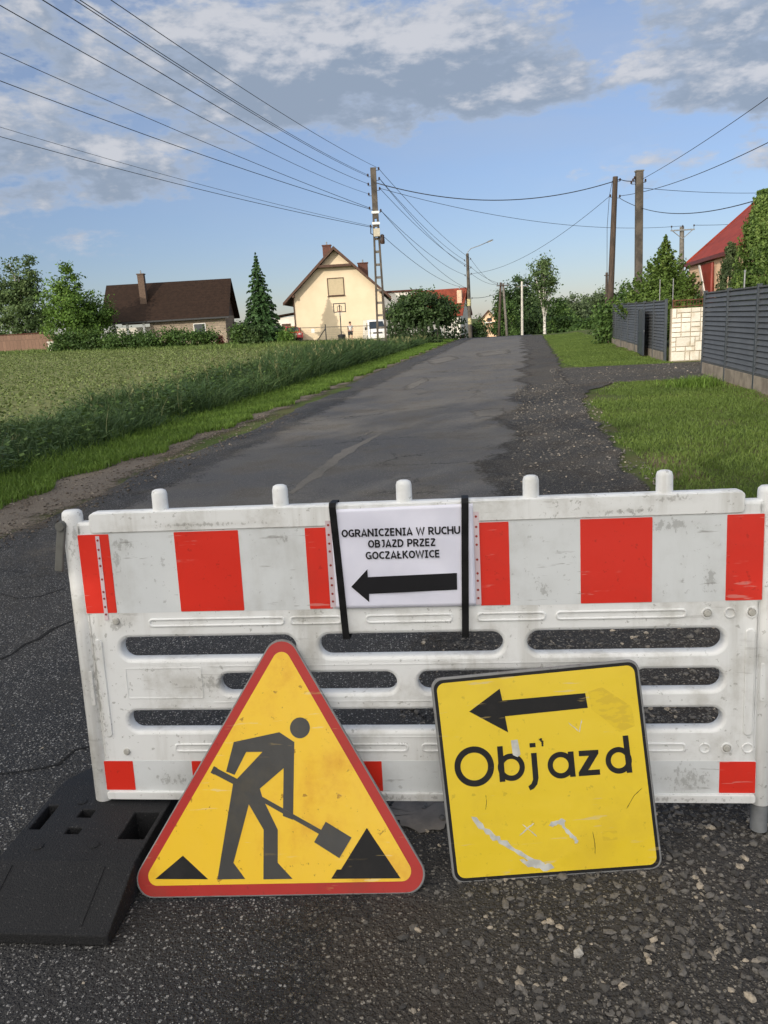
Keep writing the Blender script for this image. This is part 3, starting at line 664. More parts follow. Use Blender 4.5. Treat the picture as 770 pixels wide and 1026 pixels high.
# main moulded panel
outer = rpoly([(-1.0, .112), (1.0, .112), (1.0, 1.018), (.950, 1.018), (.947, 1.047), (-.955, 1.047), (-.957, 1.018), (-1.0, 1.018)], [.01, .01, .004, .008, .016, .016, .008, .004], 5)
slots = []
for a, b in ((-.904, -.348), (-.276, .276), (.346, .903)): slots += [slot(a, b, .579, .650), slot(a, b, .342, .409)]
for a, b in ((-.597, -.046), (.019, .585), (.65, .903)): slots.append(slot(a, b, .463, .529))
body = [([outer] + slots, -.025, .025)]
frm = plate('panel', body, PLASTIC, barrier, .011, 40)
det = []
det += [([rpoly(rect(-.955, .984, .947, 1.044), .012)], -.030, -.02)]                        # top rail
det += [([rpoly(rect(-.998, .1125, .998, .139), .008)], -.034, -.02)]                        # bottom lip
for u0, u1 in ((-.803, -.375), (-.36, -.20), (-.13, .13), (.20, .40), (.428, .797)): det.append(([rpoly(rect(u0, .684, u1, .711), .012), rpoly(rect(u0 + .007, .690, u1 - .007, .705), .007)], -.029, -.022))
for u0, u1 in ((-.76, -.37), (-.33, -.02), (.02, .33), (.40, .80)): det.append(([rpoly(rect(u0, .273, u1, .301), .012), rpoly(rect(u0 + .007, .279, u1 - .007, .295), .007)], -.029, -.022))
for u in (-.972, .972): det.append(([rpoly(rect(u - .013, .325, u + .013, .648), .012)], -.030, -.022))
for u in (-1.012, 1.012): det.append(([rpoly(rect(u - .010, .43, u + .010, .545), .004)], -.030, -.018))
det.append(([rpoly(rect(-.895, .452, -.650, .552), .006), rpoly(rect(-.8925, .4545, -.6525, .5495), .005)], -.0265, -.022))
for u0 in (-.325, .310): det.append(([rect(u0 - .0012, .662, u0 + .0012, .727)], -.0262, -.022))
for v0 in (.5555, .438, .3215): det.append(([rect(-.62, v0 - .0012, .62, v0 + .0012)], -.0262, -.022))
plate('moulding', det, PLASTIC, barrier, .0025, 40)
for v in (.696, .284):
    for u in (.853, .915, .974): plate('moulded_boss', [([circle(u, v, .0165), circle(u, v, .0115)], -.028, -.022)], PLASTIC, barrier, .0015, 40)
for u, v in ((-.919, .274), (-.905, .706), (.853, .696), (.974, .696), (.915, .284)):
    b = MB(); b.lathe((u, -.024, v), [(.0, 0), (.011, 0), (.011, -.004), (.0085, -.008), (0, -.009)], 12, 'Y'); b.build('bolt', ZINC, barrier, True, 50)
for u in (-1.021, 1.021):
    b = MB(); b.lathe((u, 0, 0), [(.028, .100), (.031, .104), (.031, 1.038), (.029, 1.048), (.022, 1.054), (.0, 1.055)], 20)
    b.build('end_post', PLASTIC, barrier, True, 50)
    b = MB(); b.lathe((u, 0, 0), [(.024, .012), (.024, .115)], 16); b.build('foot_tube', GALV, barrier, True, 50)
for u in (-.738, -.367, .001, .366, .737):
    b = MB(); b.lathe((u, 0, 0), [(.0235, 1.03), (.0232, 1.094), (.020, 1.104), (.012, 1.108), (0, 1.109)], 18); b.build('stacking_pin', PLASTIC, barrier, True, 50)
def film(u0, v0, u1, v1, m, d=-.0262, nm='reflective_strip'):
    plate(nm, [([rpoly(rect(u0, v0, u1, v1), .002, 2)], d, d + .002)], m, barrier)
film(-.9995, .7305, .9995, .9815, FILM_W, -.0256); film(-.9995, .1405, .9995, .2435, FILM_W, -.0256)
for u0, u1 in ((-.998, -.900), (-.695, -.497), (-.295, -.226), (.214, .299), (.500, .699), (.901, 1.0)): film(u0, .7325, u1, .9795, FILM_R, -.0268, 'red_stripe')
for u0, u1 in ((-1.0, -.904), (-.71, -.60), (-.21, -.105), (.42, .52), (.896, .998)): film(u0, .1425, u1, .2415, FILM_R, -.0268, 'red_stripe')
# remains of an old plastic sleeve stuck on the red stripe
SLEEVE = mat('clear_sleeve', (.66, .55, .58), .25, (.60, .48, .52), 12, spec=.6)
TINTHOLE = mat('punched_hole', (.30, .03, .02), .5)
def perforated(nm, u, v0, v1, parent, y, w=.0105, tilt=0.0):
    st_ = plate(nm, [([[(u - w, v0), (u + w, v0), (u + w + tilt, v1), (u - w + tilt, v1)]], y, y + .001)], SLEEVE, parent)
    hs = []
    for f in (.05, .16, .26, .35, .51, .66, .74, .84, .93): hs.append(([circle(u + tilt * (1 - f), v1 - (v1 - v0) * f, .0036, 10)], y - .0006, y + .0003))
    plate('perforation_pattern', hs, TINTHOLE, st_)
perforated('sleeve_remnant', -.935, .71, .975, barrier, -.0282, .006)
LATCH = mat('grey_rubber', (.13, .13, .12), .7, (.08, .08, .072), 12)
b = MB(); b.bar((-1.040, -.036, 1.008), (-1.062, -.042, .872), .026, .012, (0, 1, 0)); b.build('latch_strap', LATCH, barrier, True, bevel=.004)
b = MB(); b.lathe((-1.040, -.030, 1.012), [(0, -.02), (.014, -.02), (.014, .012), (0, .012)], 14, 'Y'); b.build('latch_pin', LATCH, barrier, True, 50)

# the notice and its two straps
PAPER = mat('paper_in_sleeve', (.80, .80, .92), .25, (.74, .745, .87), 6, spec=.5, bmp=.35, bscale=9, bdist=.004)
notice = thing('notice', 'white paper notice with black wording and arrow strapped to the barrier', 'notice', frame(BAR_O, UX, NN, VV))
NY = -.0345
nv = MB()                                           # a slightly wavy sheet
NU, NV_ = 36, 28
def npt(i, j):
    u = -.2145 + .4135 * i / NU; v = .7345 + (.2985 + .004 * (i / NU)) * j / NV_
    y = NY - .0012 * math.sin(u * 31 + 1.3 * math.sin(v * 23)) - .0010 * math.sin(v * 47 + u * 12)
    return (u, y, v)
vs = [npt(i, j) for j in range(NV_ + 1) for i in range(NU + 1)]
nv.add(vs, [(j * (NU + 1) + i, j * (NU + 1) + i + 1, (j + 1) * (NU + 1) + i + 1, (j + 1) * (NU + 1) + i) for j in range(NV_) for i in range(NU)])
sh = nv.build('sheet', PAPER, notice, True, True)
sm = sh.modifiers.new('solid', 'SOLIDIFY'); sm.thickness = .0006; sm.offset = 1
INK = mat('print_ink', (.012, .012, .015), .5, spec=.25)
me = text_mesh([('OGRANICZENIA W RUCHU', -.184, .161, .9505, .9735, NY - .0030), ('OBJAZD PRZEZ', -.108, .089, .9170, .9400, NY - .0030), ('GOCZAŁKOWICE', -.117, .1, .8825, .9055, NY - .0030)])
link_mesh('lettering', me, INK, notice, True)
plate('printed_arrow', [([[(-.165, .801), (-.114, .753), (-.113, .778), (.146, .785), (.147, .835), (-.114, .829), (-.114, .853)]], NY - .0030, NY - .0024)], INK, notice)
perforated('perforated_edge', .2065, .737, 1.012, notice, -.0305, .0085)
perforated('perforated_edge', -.2235, .737, 1.000, notice, -.0305, .0085)
STRAP = mat('black_rubber', (.006, .006, .0065), .6, (.012, .012, .013), 20, spec=.15)
def strap(ut, ub, label):
    th = thing('strap', label, 'strap', frame(BAR_O, UX, NN, VV), group='straps holding the notice')
    b = MB(); h = .0102; yf, yb = -.0395, .032
    prof = [(yf, .645, ub), (yf, .90, ub + (ut - ub) * .62), (yf, 1.040, ut), (yf + .006, 1.0525, ut), (yb - .004, 1.0525, ut), (yb, 1.045, ut), (yb, .66, ub), (yb - .004, .638, ub), (yf + .006, .638, ub)]
    n = len(prof); vs, fs = [], []
    for k, (y, v, u) in enumerate(prof):
        cy, cv = -.004, .845; d = Vector((y - cy, (v - cv) * .2)); d.normalize()
        for uu, o in ((-h, 0), (h, 0), (h, -.002), (-h, -.002)): vs.append((u + uu, y + d.x * o, v + d.y * o))
    for k in range(n):
        a, c = k * 4, ((k + 1) % n) * 4
        for q in range(4): fs.append((a + q, a + (q + 1) % 4, c + (q + 1) % 4, c + q))
    b.add(vs, fs); b.build('band', STRAP, th, True)
    b = MB(); b.box((ub, yb + .004, .80), (.026, .006, .03)); b.build('buckle', DARKMETAL, th, True, bevel=.001)
strap(-.2065, -.1890, 'black rubber strap over the notice edge where its lines of writing begin')
strap(.1770, .1655, 'black rubber strap over the notice edge beside the end of RUCHU')

# triangular roadworks sign leaning on the barrier
u = Vector((.9983, -.0587, 0)); v = Vector((.0250, .425, .905)); v = (v - u * v.dot(u)).normalized()
tri = thing('roadworks_sign', 'yellow triangular roadworks sign with red border leaning on the barrier', 'road sign', frame(Vector((-.36, 1.85, .004)), u, v.cross(u), v))
RED = worn('sign_red', (.40, .020, .016), (.25, .035, .02), .36, .5, 7, scratch=.5, scol=(.45, .25, .08), dent=.25)
AMBER = worn('sign_amber', (.84, .53, .022), (.64, .27, .006), .27, .85, 3.6, scratch=.5, scol=(.75, .62, .35), spec=.5, dent=.25)
YELLOW = worn('sign_yellow', (.78, .56, .012), (.60, .40, .02), .33, .35, 4, scratch=.4, scol=(.55, .5, .4), spec=.5, dent=.25)
EDGE = worn('sheet_steel', (.22, .22, .22), (.11, .10, .09), .45, .6, 12, scratch=.3)
PRINT = worn('sign_black', (.011, .011, .012), (.03, .028, .026), .45, .5, 9, spec=.25, scratch=.6, scol=(.3, .22, .08))
big = rpoly([(-.452, 0), (.452, 0), (.013, .765)], .052, 10)
def shrink(pts, c, k): return [(c[0] + (p[0] - c[0]) * k, c[1] + (p[1] - c[1]) * k) for p in pts]
plate('back_sheet', [([big], .0, .014)], EDGE, tri, .004, 40)
plate('red_border', [([rpoly([(-.444, .005), (.444, .005), (.013, .755)], .049, 10)], -.0006, .001)], RED, tri)
plate('yellow_face', [([rpoly([(-.397, .034), (.395, .034), (.013, .703)], .027, 8)], -.0012, .0006)], AMBER, tri)
Z0 = -.0018
picto = [([circle(.066, .4565, .0295)], Z0, 0), 
         ([[(-.130, .422), (.005, .446), (.049, .417), (.043, .203), (.014, .214), (.017, .345), (-.053, .290), (-.044, .262), (-.001, .177), (-.002, .089), (.040, .046), (-.043, .046), (-.042, .178), (-.085, .248), (-.129, .091), (-.095, .048), (-.175, .048), (-.131, .308), (-.045, .392), (-.093, .393), (-.127, .330), (-.152, .340)]], Z0 - .0002, 0),
         ([[(-.188, .334), (-.180, .350), (-.118, .318), (-.126, .302)]], Z0 - .0004, 0), ([[(-.198, .338), (-.188, .356), (-.177, .350), (-.187, .332)]], Z0 - .0007, 0),
         ([[(-.050, .256), (-.046, .268), (.128, .172), (.122, .161)]], Z0 - .0006, 0),
         ([[(.137, .196), (.210, .152), (.174, .098), (.103, .142)]], Z0 - .0008, 0)]
plate('worker_pictogram', picto, worn('glossy_black', (.036, .036, .035), (.08, .065, .035), .3, .5, 7, scratch=.6, scol=(.35, .25, .08), spec=.55, dent=.25), tri)
plate('earth_mound', [([[(.150, .044), (.345, .042), (.254, .177), (.178, .068), (.166, .068)]], Z0, 0)], PRINT, tri)
plate('earth_mound', [([[(-.355, .052), (-.202, .049), (-.276, .113)]], Z0, 0)], PRINT, tri)

# square detour sign
u = Vector((.9995, .0100, .0)); u.normalize(); v = Vector((-.0048, .283, .9590)); v = (v - u * v.dot(u)).normalized()
ca, sa = math.cos(.012), math.sin(.012); u2 = u * ca + v * sa; v2 = v * ca - u * sa
sq = thing('detour_sign', 'yellow square detour sign with black arrow reading Objazd leaning on the barrier', 'road sign', frame(Vector((.14, 1.86, .004)), u2, v2.cross(u2), v2))
SQ = [(-.007, -.002), (.590, -.006), (.572, .588), (-.028, .576)]
def ins(k): 
    c = (.2815, .289); return [(c[0] + (p[0] - c[0]) * k, c[1] + (p[1] - c[1]) * k) for p in SQ]
plate('back_sheet', [([rpoly(ins(1.0), .030, 8)], .0, .014)], EDGE, sq, .004, 40)
plate('black_border', [([rpoly(ins(.978), .026, 8)], -.0006, .001)], PRINT, sq)
plate('yellow_face', [([rpoly(ins(.948), .022, 8)], -.0012, .0006)], YELLOW, sq)
plate('arrow', [([[(.076, .476), (.182, .409), (.177, .455), (.415, .461), (.411, .503), (.173, .500), (.168, .534)]], Z0, 0)], PRINT, sq)
L = []
def ring(cx, cy, ro, ri, d, ry=None, riy=None): L.append(([circle(cx, cy, ro, 48, ry), circle(cx, cy, ri, 40, riy)], Z0 - d, 0))
def poly(p, d): L.append(([p], Z0 - d, 0))
ring(.078, .321, .0565, .0390, 0)
poly([(.147, .372), (.163, .372), (.163, .272), (.147, .272)], 0); ring(.183, .311, .0385, .0235, .0002)
poly([(.240, .362), (.257, .362), (.257, .374), (.240, .374)], 0)
poly([(.242, .346), (.258, .346), (.258, .276), (.253, .258), (.243, .247), (.231, .242), (.227, .254), (.236, .260), (.242, .272)], 0)
ring(.324, .306, .0375, .0225, 0); poly([(.347, .342), (.363, .342), (.364, .271), (.348, .271)], .0002)
poly([(.378, .342), (.434, .341), (.434, .331), (.401, .286), (.434, .286), (.434, .271), (.373, .271), (.373, .281), (.406, .326), (.378, .327)], 0)
ring(.490, .307, .0375, .0225, 0); poly([(.507, .375), (.523, .375), (.526, .270), (.510, .270)], .0002)
plate('lettering', L, PRINT, sq)
SCUFF = mat('bare_scrape', (.62, .62, .58), .5, (.45, .45, .42), 30)
SCUFF_Y = mat('dull_scrape', (.74, .53, .016), .45, (.66, .46, .02), 22, .45, .55, stretch=(1, 1, 3))
def ragged(pts, w, seed):
    r = random.Random(seed); L_, R_ = [], []
    for i in range(len(pts) - 1):
        a, b = Vector(pts[i]), Vector(pts[i + 1]); d = (b - a).normalized(); nn = Vector((-d.y, d.x))
        for k in range(5):
            p = a.lerp(b, k / 5); q = w * (.25 + r.random()); L_.append(tuple(p + nn * q)); R_.append(tuple(p - nn * w * (.25 + r.random())))
    e = tuple(pts[-1]); return [tuple(pts[0])] + R_[1:] + [e] + L_[:0:-1]
sc = [([ragged([(.058, .182), (.10, .135), (.135, .108), (.20, .062), (.262, .022)], .0095, 1)], -.0017, 0), ([ragged([(.185, .052), (.23, .030), (.282, .022)], .010, 4)], -.00172, 0),
      ([[(.188, .386), (.207, .387), (.212, .345), (.203, .338), (.190, .345)]], -.0021, 0),
      ([ragged([(.275, .140), (.30, .146), (.325, .150)], .008, 2)], -.0017, 0), ([ragged([(.31, .156), (.325, .12), (.345, .10), (.352, .085)], .006, 3)], -.00174, 0),
      ([ragged([(.19, .118), (.215, .138), (.235, .150)], .002, 6)], -.0017, 0), ([ragged([(.20, .150), (.225, .128), (.24, .112)], .0018, 7)], -.0017, 0),
      ([ragged([(.355, .425), (.385, .395), (.395, .43)], .0015, 9)], -.0017, 0)]
for q_ in sc: plate('scrape', [q_], SCUFF, sq)
for q_ in [([[(.42, .506), (.46, .517), (.54, .455), (.545, .40), (.50, .385), (.455, .43), (.425, .455)]], -.00145, 0), ([rpoly(rect(.425, .086, .468, .112), .004)], -.00145, 0)]: plate('faded_patch', [q_], SCUFF_Y, sq)
sc = [([ragged([(.272, .386), (.276, .375), (.278, .362)], .004, 5)], -.0021, 0), ([ragged([(.10, .197), (.105, .218), (.104, .24)], .0008, 8)], -.0017, 0), ([ragged([(.40, .05), (.402, .08), (.398, .115)], .001, 12)], -.0017, 0),
      ([ragged([(.50, .17), (.525, .205), (.55, .225)], .0008, 13)], -.0017, 0)]
for q_ in sc: plate('scratch', [q_], PRINT, sq)

# recycled rubber foot under the barrier
BASE = stony('recycled_rubber', (.0115, .012, .014), (.017, .0172, .0185), (.085, .083, .08), 170, .07, .78, .55, .004)
uy = Vector((-UX.y, UX.x, 0))
fo = Vector((-.79, 1.705, .003)) - UX * .21 + uy * .40
foot = thing('barrier_foot', 'black recycled rubber foot with square holes under the barrier end post', 'barrier foot', frame(fo, UX, uy, Vector((0, 0, 1))))
bm = bmesh.new()
xs = [-.21, -.19, -.155, -.115, -.065, -.02, .04, .075, .115, .155, .195, .21]
ys = [-.40, -.385, -.20, -.10, -.08, -.06, -.05, .0, .03, .04, .06, .10, .17, .22, .385, .40]
def topz(y): 
    a = abs(y); return .032 + .068 * min(1, max(0, (.392 - a) / .195))
holes = set()
def hole(x0, x1, y0, y1):
    for i in range(len(xs) - 1):
        for j in range(len(ys) - 1):
            if x0 - 1e-6 <= xs[i] and xs[i + 1] <= x1 + 1e-6 and y0 - 1e-6 <= ys[j] and ys[j + 1] <= y1 + 1e-6: holes.add((i, j))
hole(-.19, -.155, -.06, .06); hole(-.065, -.02, .0, .04); hole(-.065, -.02, -.08, -.05); hole(.115, .195, -.10, .03); hole(.04, .075, .17, .22)
vt = {}; vb = {}
for i, x in enumerate(xs):
    for j, y in enumerate(ys):
        vt[i, j] = bm.verts.new((x, y, topz(y))); vb[i, j] = bm.verts.new((x, y, 0))
nx, ny = len(xs) - 1, len(ys) - 1
solid = lambda i, j: 0 <= i < nx and 0 <= j < ny and (i, j) not in holes
for i in range(nx):
    for j in range(ny):
        if not solid(i, j): continue
        bm.faces.new((vt[i, j], vt[i + 1, j], vt[i + 1, j + 1], vt[i, j + 1])); bm.faces.new((vb[i, j], vb[i, j + 1], vb[i + 1, j + 1], vb[i + 1, j]))
        for (di, dj, a, b_) in ((-1, 0, (i, j + 1), (i, j)), (1, 0, (i + 1, j), (i + 1, j + 1)), (0, -1, (i, j), (i + 1, j)), (0, 1, (i + 1, j + 1), (i, j + 1))):
            if not solid(i + di, j + dj): bm.faces.new((vb[a], vb[b_], vt[b_], vt[a]))
bmesh.ops.delete(bm, geom=[v_ for v_ in bm.verts if not v_.link_faces], context='VERTS')
me = bpy.data.meshes.new('body'); bm.to_mesh(me); bm.free()
link_mesh('body', me, BASE, foot, True, bevel=.004)
sl = math.atan(.068 / .195)
b = MB()
for x in (-.155, .125): b.box((x, -.295, topz(-.295) + .0005), (.006, .17, .004), Matrix.Rotation(sl, 3, 'X'))
b.build('moulded_rib', BASE, foot, True)
b = MB()
for x, y in ((-.085, .08), (-.115, -.14), (.055, -.13), (.09, .12)): b.lathe((x, y, topz(y) - .001), [(0, 0), (.016, 0), (.016, .003), (.012, .004), (0, .004)], 14)
b.build('stud', BASE, foot, True, 40)
pale = thing('stone', 'pale flat stone lying in dark gravel just below the detour sign', 'stone', loc=gp(581, 957))
o = stones('rock', np.array([0.]), np.array([0.]), np.array([.020]), stone_mat('pale_stone', (.34, .32, .29), (.42, .40, .36), (.5, .48, .44)))
WM[o.name] = Matrix.Identity(4); adopt(o, pale, True)

# ------------------------------------------------------------------ trees and plants
LEAF_DARK = leaf_mat('leaf_dark', (.020, .040, .014), (.044, .082, .024), (.095, .15, .045), .2, .5)
LEAF_MID = leaf_mat('leaf_mid', (.03, .062, .016), (.068, .128, .030), (.14, .21, .055), .25, .5)
LEAF_LIGHT = leaf_mat('leaf_light', (.05, .10, .018), (.11, .20, .034), (.19, .28, .065), .3, .5)
LEAF_BIRCH = leaf_mat('leaf_birch', (.045, .078, .027), (.095, .150, .052), (.18, .235, .095), .25, .4)
NEEDLE = leaf_mat('spruce_needles', (.020, .050, .017), (.050, .105, .033), (.10, .175, .058), .1, .7)
THUJA = leaf_mat('thuja_scales', (.035, .07, .014), (.09, .15, .03), (.18, .25, .06), .2, 1.2)
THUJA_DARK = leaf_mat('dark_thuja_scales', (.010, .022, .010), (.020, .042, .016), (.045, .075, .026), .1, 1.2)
REDLEAF = leaf_mat('red_leaf', (.12, .02, .02), (.25, .05, .045), (.4, .12, .1), .2, 1)

def leaf_quads(C, N, size, aspect=.55):
    """leaf-sized faces at C facing N"""
    n = len(C); N = N / np.linalg.norm(N, axis=1, keepdims=True).clip(1e-6)
    r = rng.standard_normal((n, 3)); u = np.cross(N, r); u /= np.linalg.norm(u, axis=1, keepdims=True).clip(1e-6); v = np.cross(N, u)
    s = (size * (.6 + .8 * rng.random(n)))[:, None] if np.ndim(size) == 0 else (size * (.7 + .6 * rng.random(n)))[:, None]
    return np.stack([C - u * s, C + v * s * aspect, C + u * s, C - v * s * aspect], 1)
def clump_crown(name, parent, base, lobes, nclump, nleaf, rc, leaf, material, hollow=.55, ragged_=1.0, droop=0.0):
    """lobes: (x, y, z, rx, ry, rz) around base; leaf clumps through the outer part of the lobes"""
    L = np.array(lobes, float); vol = (L[:, 3] * L[:, 4] * L[:, 5]) ** .7; pick = rng.choice(len(L), nclump, p=vol / vol.sum())
    d = rng.standard_normal((nclump, 3)); d /= np.linalg.norm(d, axis=1, keepdims=True)
    rad = (hollow + (1 - hollow) * rng.random(nclump) ** .6) * (1 + .22 * ragged_ * rng.standard_normal(nclump)).clip(.6, 1.35)
    C = L[pick, :3] + d * rad[:, None] * L[pick, 3:]
    k = np.repeat(np.arange(nclump), nleaf); off = rng.standard_normal((len(k), 3)) * rc * (.6 + .8 * rng.random(nclump))[k][:, None] * np.array([1, 1, .7])
    Pn = C[k] + off; Pn[:, 2] -= droop * np.abs(off[:, 2]) + droop * .5 * rng.random(len(k))
    Pn[:, 2] = np.maximum(Pn[:, 2], .03)
    N = d[k] * .7 + rng.standard_normal((len(k), 3)) * .7 + np.array([0, 0, .5])
    var = np.clip(.25 + .25 * rng.standard_normal(nclump)[k] * .8 + .5 * rng.random(len(k)), 0, 1)
    o = quads(name, leaf_quads(Pn + np.array(base), N, leaf), material, var, parent)
    return o, C
def trunk_mesh(name, parent, base, height, r, material, clumps=None, nlimb=7, lean=(0, 0)):
    b = MB(); B = Vector(base); pts = [B + Vector((lean[0] * k / 6 + random.uniform(-.03, .03) * height * .1 * (k > 0), lean[1] * k / 6, height * k / 6 - (.15 if k == 0 else 0))) for k in range(7)]
    b.tube(pts, [r * (1.25 if k == 0 else 1 - k / 7.5) for k in range(7)], 9)
    if clumps is not None and len(clumps):
        for c in random.sample(list(clumps), min(nlimb, len(clumps))):
            c = B + Vector(c); k = min(5, max(1, int(6 * (c.z - B.z) * .55 / max(height, .1)))); a = pts[k]
            mid = a.lerp(c, .5) + Vector((0, 0, .12 * (c - a).length)); b.tube([a, mid, c], [r * .45, r * .3, r * .08], 6)
    return b.build(name, material, parent, False, True)
def tree(name, label, cat, px, base_y, top_y, Y, lobes, material, nclump=90, nleaf=60, rc=.4, leaf=.16, trunk=.16, bark=None, group=None, hollow=.55, base_z=None, droop=0.0, trunk_h=.75, nlimb=8):
    """a broad-leaved tree: lobes in fractions of its height"""
    p = at(px, base_y, Y); g = on_ground(p) if base_z is None else Vector((p.x, p.y, base_z))
    top = at(px, top_y, Y).z; h = top - g.z
    t = thing(name, label, cat, loc=g, group=group)
    L = [tuple(q * h for q in l) for l in lobes]
    o, C = clump_crown('crown', t, g, L, nclump, nleaf, rc, leaf, material, hollow, droop=droop)
    trunk_mesh('trunk', t, g, h * trunk_h, trunk, bark or BARK, C, nlimb)
    return t
def conifer(name, label, px, base_y, top_y, Y, width, material, group=None, leaf=.13, whorls=26, dens=1.0, droop=.35, power=1.0, base_z=None, cat='tree'):
    """a spruce: whorls of drooping branches round a straight trunk"""
    p = at(px, base_y, Y); g = on_ground(p) if base_z is None else Vector((p.x, p.y, base_z)); h = at(px, top_y, Y).z - g.z
    t = thing(name, label, cat, loc=g, group=group)
    Cs, Ns, Vs = [], [], []
    for w in range(whorls):
        f = w / (whorls - 1); z = h * (.05 + .93 * f); R = width * .5 * (1 - f) ** power * (.85 + .3 * random.random()) + .04
        nb = max(5, int(12 * (1 - f) + 5))
        for b_ in range(nb):
            a = 2 * math.pi * (b_ + random.random() * .7) / nb; Rb = R * random.uniform(.72, 1.12); n = max(4, int(dens * Rb * 34 / (leaf / .13)))
            q = rng.random(n) ** .7; w_ = rng.standard_normal(n) * .14 * Rb * (1.15 - q)
            x = np.cos(a) * q * Rb - np.sin(a) * w_; y = np.sin(a) * q * Rb + np.cos(a) * w_
            zz = z + .16 * Rb * q - droop * Rb * q * q + rng.standard_normal(n) * .04 * h / 8 + rng.random(n) * .05
            Cs.append(np.stack([x, y, zz], 1)); Ns.append(np.tile([math.cos(a) * .5, math.sin(a) * .5, .8], (n, 1)) + rng.standard_normal((n, 3)) * .5)
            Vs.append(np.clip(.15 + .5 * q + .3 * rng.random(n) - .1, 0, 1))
    C = np.concatenate(Cs); C[:, 2] = np.maximum(C[:, 2], .05)
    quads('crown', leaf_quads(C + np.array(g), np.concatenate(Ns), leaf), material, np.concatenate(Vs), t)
    trunk_mesh('trunk', t, g, h * .95, .02 * h, BARK)
    return t
def thuja(name, label, px, base_y, top_y, Y, width, material, group=None, leaf=.10, n=5000, power=.75, base_z=None, cat='tree', tuft=.09, skirt=.04):
    """a dense cone of upright sprays"""
    p = at(px, base_y, Y); g = on_ground(p) if base_z is None else Vector((p.x, p.y, base_z)); h = at(px, top_y, Y).z - g.z
    t = thing(name, label, cat, loc=g, group=group)
    ns = max(12, n // 28); f = rng.random(ns) ** 1.35; a = rng.random(ns) * 2 * np.pi
    R = width / 2 * (1 - f) ** power * (.66 + .46 * rng.random(ns) + .10 * np.sin(a * 5 + f * 9)); R *= np.clip(f / skirt + .45, 0, 1)
    c = np.stack([np.cos(a) * R, np.sin(a) * R, f * h * .97], 1)
    k = np.repeat(np.arange(ns), 28); q = rng.random(len(k)); s_ = tuft * h / 4
    out = np.stack([np.cos(a), np.sin(a), np.zeros(ns)], 1)[k]
    Pn = c[k] + out * (q * s_ * 1.0)[:, None] + np.array([0, 0, 1]) * (q * s_ * 2.6)[:, None] + rng.standard_normal((len(k), 3)) * (s_ * .42 * (1.1 - q))[:, None]
    inner = rng.random(len(k)) < .25; Pn[inner, :2] *= .7
    Pn[:, 2] = np.clip(Pn[:, 2], .03, h)
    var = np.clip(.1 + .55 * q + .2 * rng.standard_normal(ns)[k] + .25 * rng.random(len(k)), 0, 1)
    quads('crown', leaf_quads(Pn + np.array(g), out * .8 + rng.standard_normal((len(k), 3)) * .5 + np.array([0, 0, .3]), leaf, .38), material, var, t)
    trunk_mesh('trunk', t, g, h * .85, .015 * h + .02, BARK); return t
def bush(name, label, px0, px1, base_y, top_y, Y, material, depth=1.2, nclump=40, nleaf=45, leaf=.10, rc=.25, cat='shrub', group=None, box=False):
    a, b = at(px0, base_y, Y), at(px1, base_y, Y); m = (a + b) / 2; g = on_ground(m); w = (b - a).length; h = at((px0 + px1) / 2, top_y, Y).z - g.z
    t = thing(name, label, cat, loc=g, group=group)
    if w > 2.2 * h: lobes = [((i + .5) / 8 * w - w / 2, random.uniform(-.2, .2), h * .45, w / 11, depth / 2, h * random.uniform(.42, .56)) for i in range(8)]
    else: lobes = [(0, 0, h * .5, w / 2, depth / 2, h * .5), (-w * .2, 0, h * .35, w * .35, depth * .45, h * .38), (w * .2, 0, h * .35, w * .35, depth * .45, h * .38)]
    o, C = clump_crown('foliage', t, g, lobes, nclump, nleaf, rc, leaf, material, .5)
    bb = MB()
    for c in random.sample(list(C), min(6, len(C))):
        q = g + Vector(c); bb.tube([(q.x * .7 + g.x * .3, q.y, g.z - .05), q], [.03, .01], 5)
    bb.build('stems', BARK, t); return t

BROAD = [(0, 0, .58, .34, .34, .30), (-.2, .05, .45, .24, .24, .22), (.2, -.05, .48, .24, .24, .24), (.02, 0, .82, .20, .20, .17)]
TALL = [(0, 0, .22, .26, .26, .20), (-.10, 0, .42, .22, .24, .24), (.10, 0, .45, .20, .24, .24), (-.04, 0, .66, .12, .14, .2), (.10, .02, .70, .11, .13, .2), (-.03, 0, .86, .055, .08, .14), (.11, 0, .86, .05, .07, .12), (-.20, 0, .62, .07, .1, .18)]
COLUMN = [(0, 0, .30, .26, .26, .26), (-.03, 0, .55, .26, .26, .24), (.05, 0, .74, .19, .19, .2), (-.10, 0, .80, .12, .12, .16), (.10, .02, .86, .10, .1, .14), (-.17, 0, .55, .13, .13, .2)]

tree('tall_tree', 'tall grey-green tree with drooping twin top above the brown garden wall', 'tree', 30, 346, 250, 86, TALL, LEAF_BIRCH, 210, 70, .36, .15, .2, BIRCHBARK, droop=.35)
tree('bushy_tree', 'bright green pointed tree between the tall drooping tree and the brown roofed house', 'tree', 77, 346, 263, 73, [(0, 0, .28, .30, .28, .26), (0, 0, .52, .24, .24, .24), (-.14, 0, .52, .18, .18, .26), (.02, 0, .76, .13, .13, .20), (.03, 0, .92, .05, .05, .1)], LEAF_LIGHT, 170, 60, .34, .14, .15)
tree('bushy_tree', 'low rounded light green tree touching the brown roof edge', 'tree', 97, 346, 293, 75, [(0, 0, .48, .34, .34, .42), (.15, 0, .62, .22, .22, .3)], LEAF_LIGHT, 80, 55, .32, .13, .1)
tree('young_tree', 'slim tree cut by the picture edge behind the end of the brown wall', 'tree', -4, 345, 285, 90, COLUMN, LEAF_MID, 60, 60, .4, .15, .12)
conifer('spruce', 'tall dark green spruce standing before the yellow house', 264.5, 346, 252, 70, 4.3, NEEDLE, leaf=.11, whorls=30, dens=1.6, power=.95)
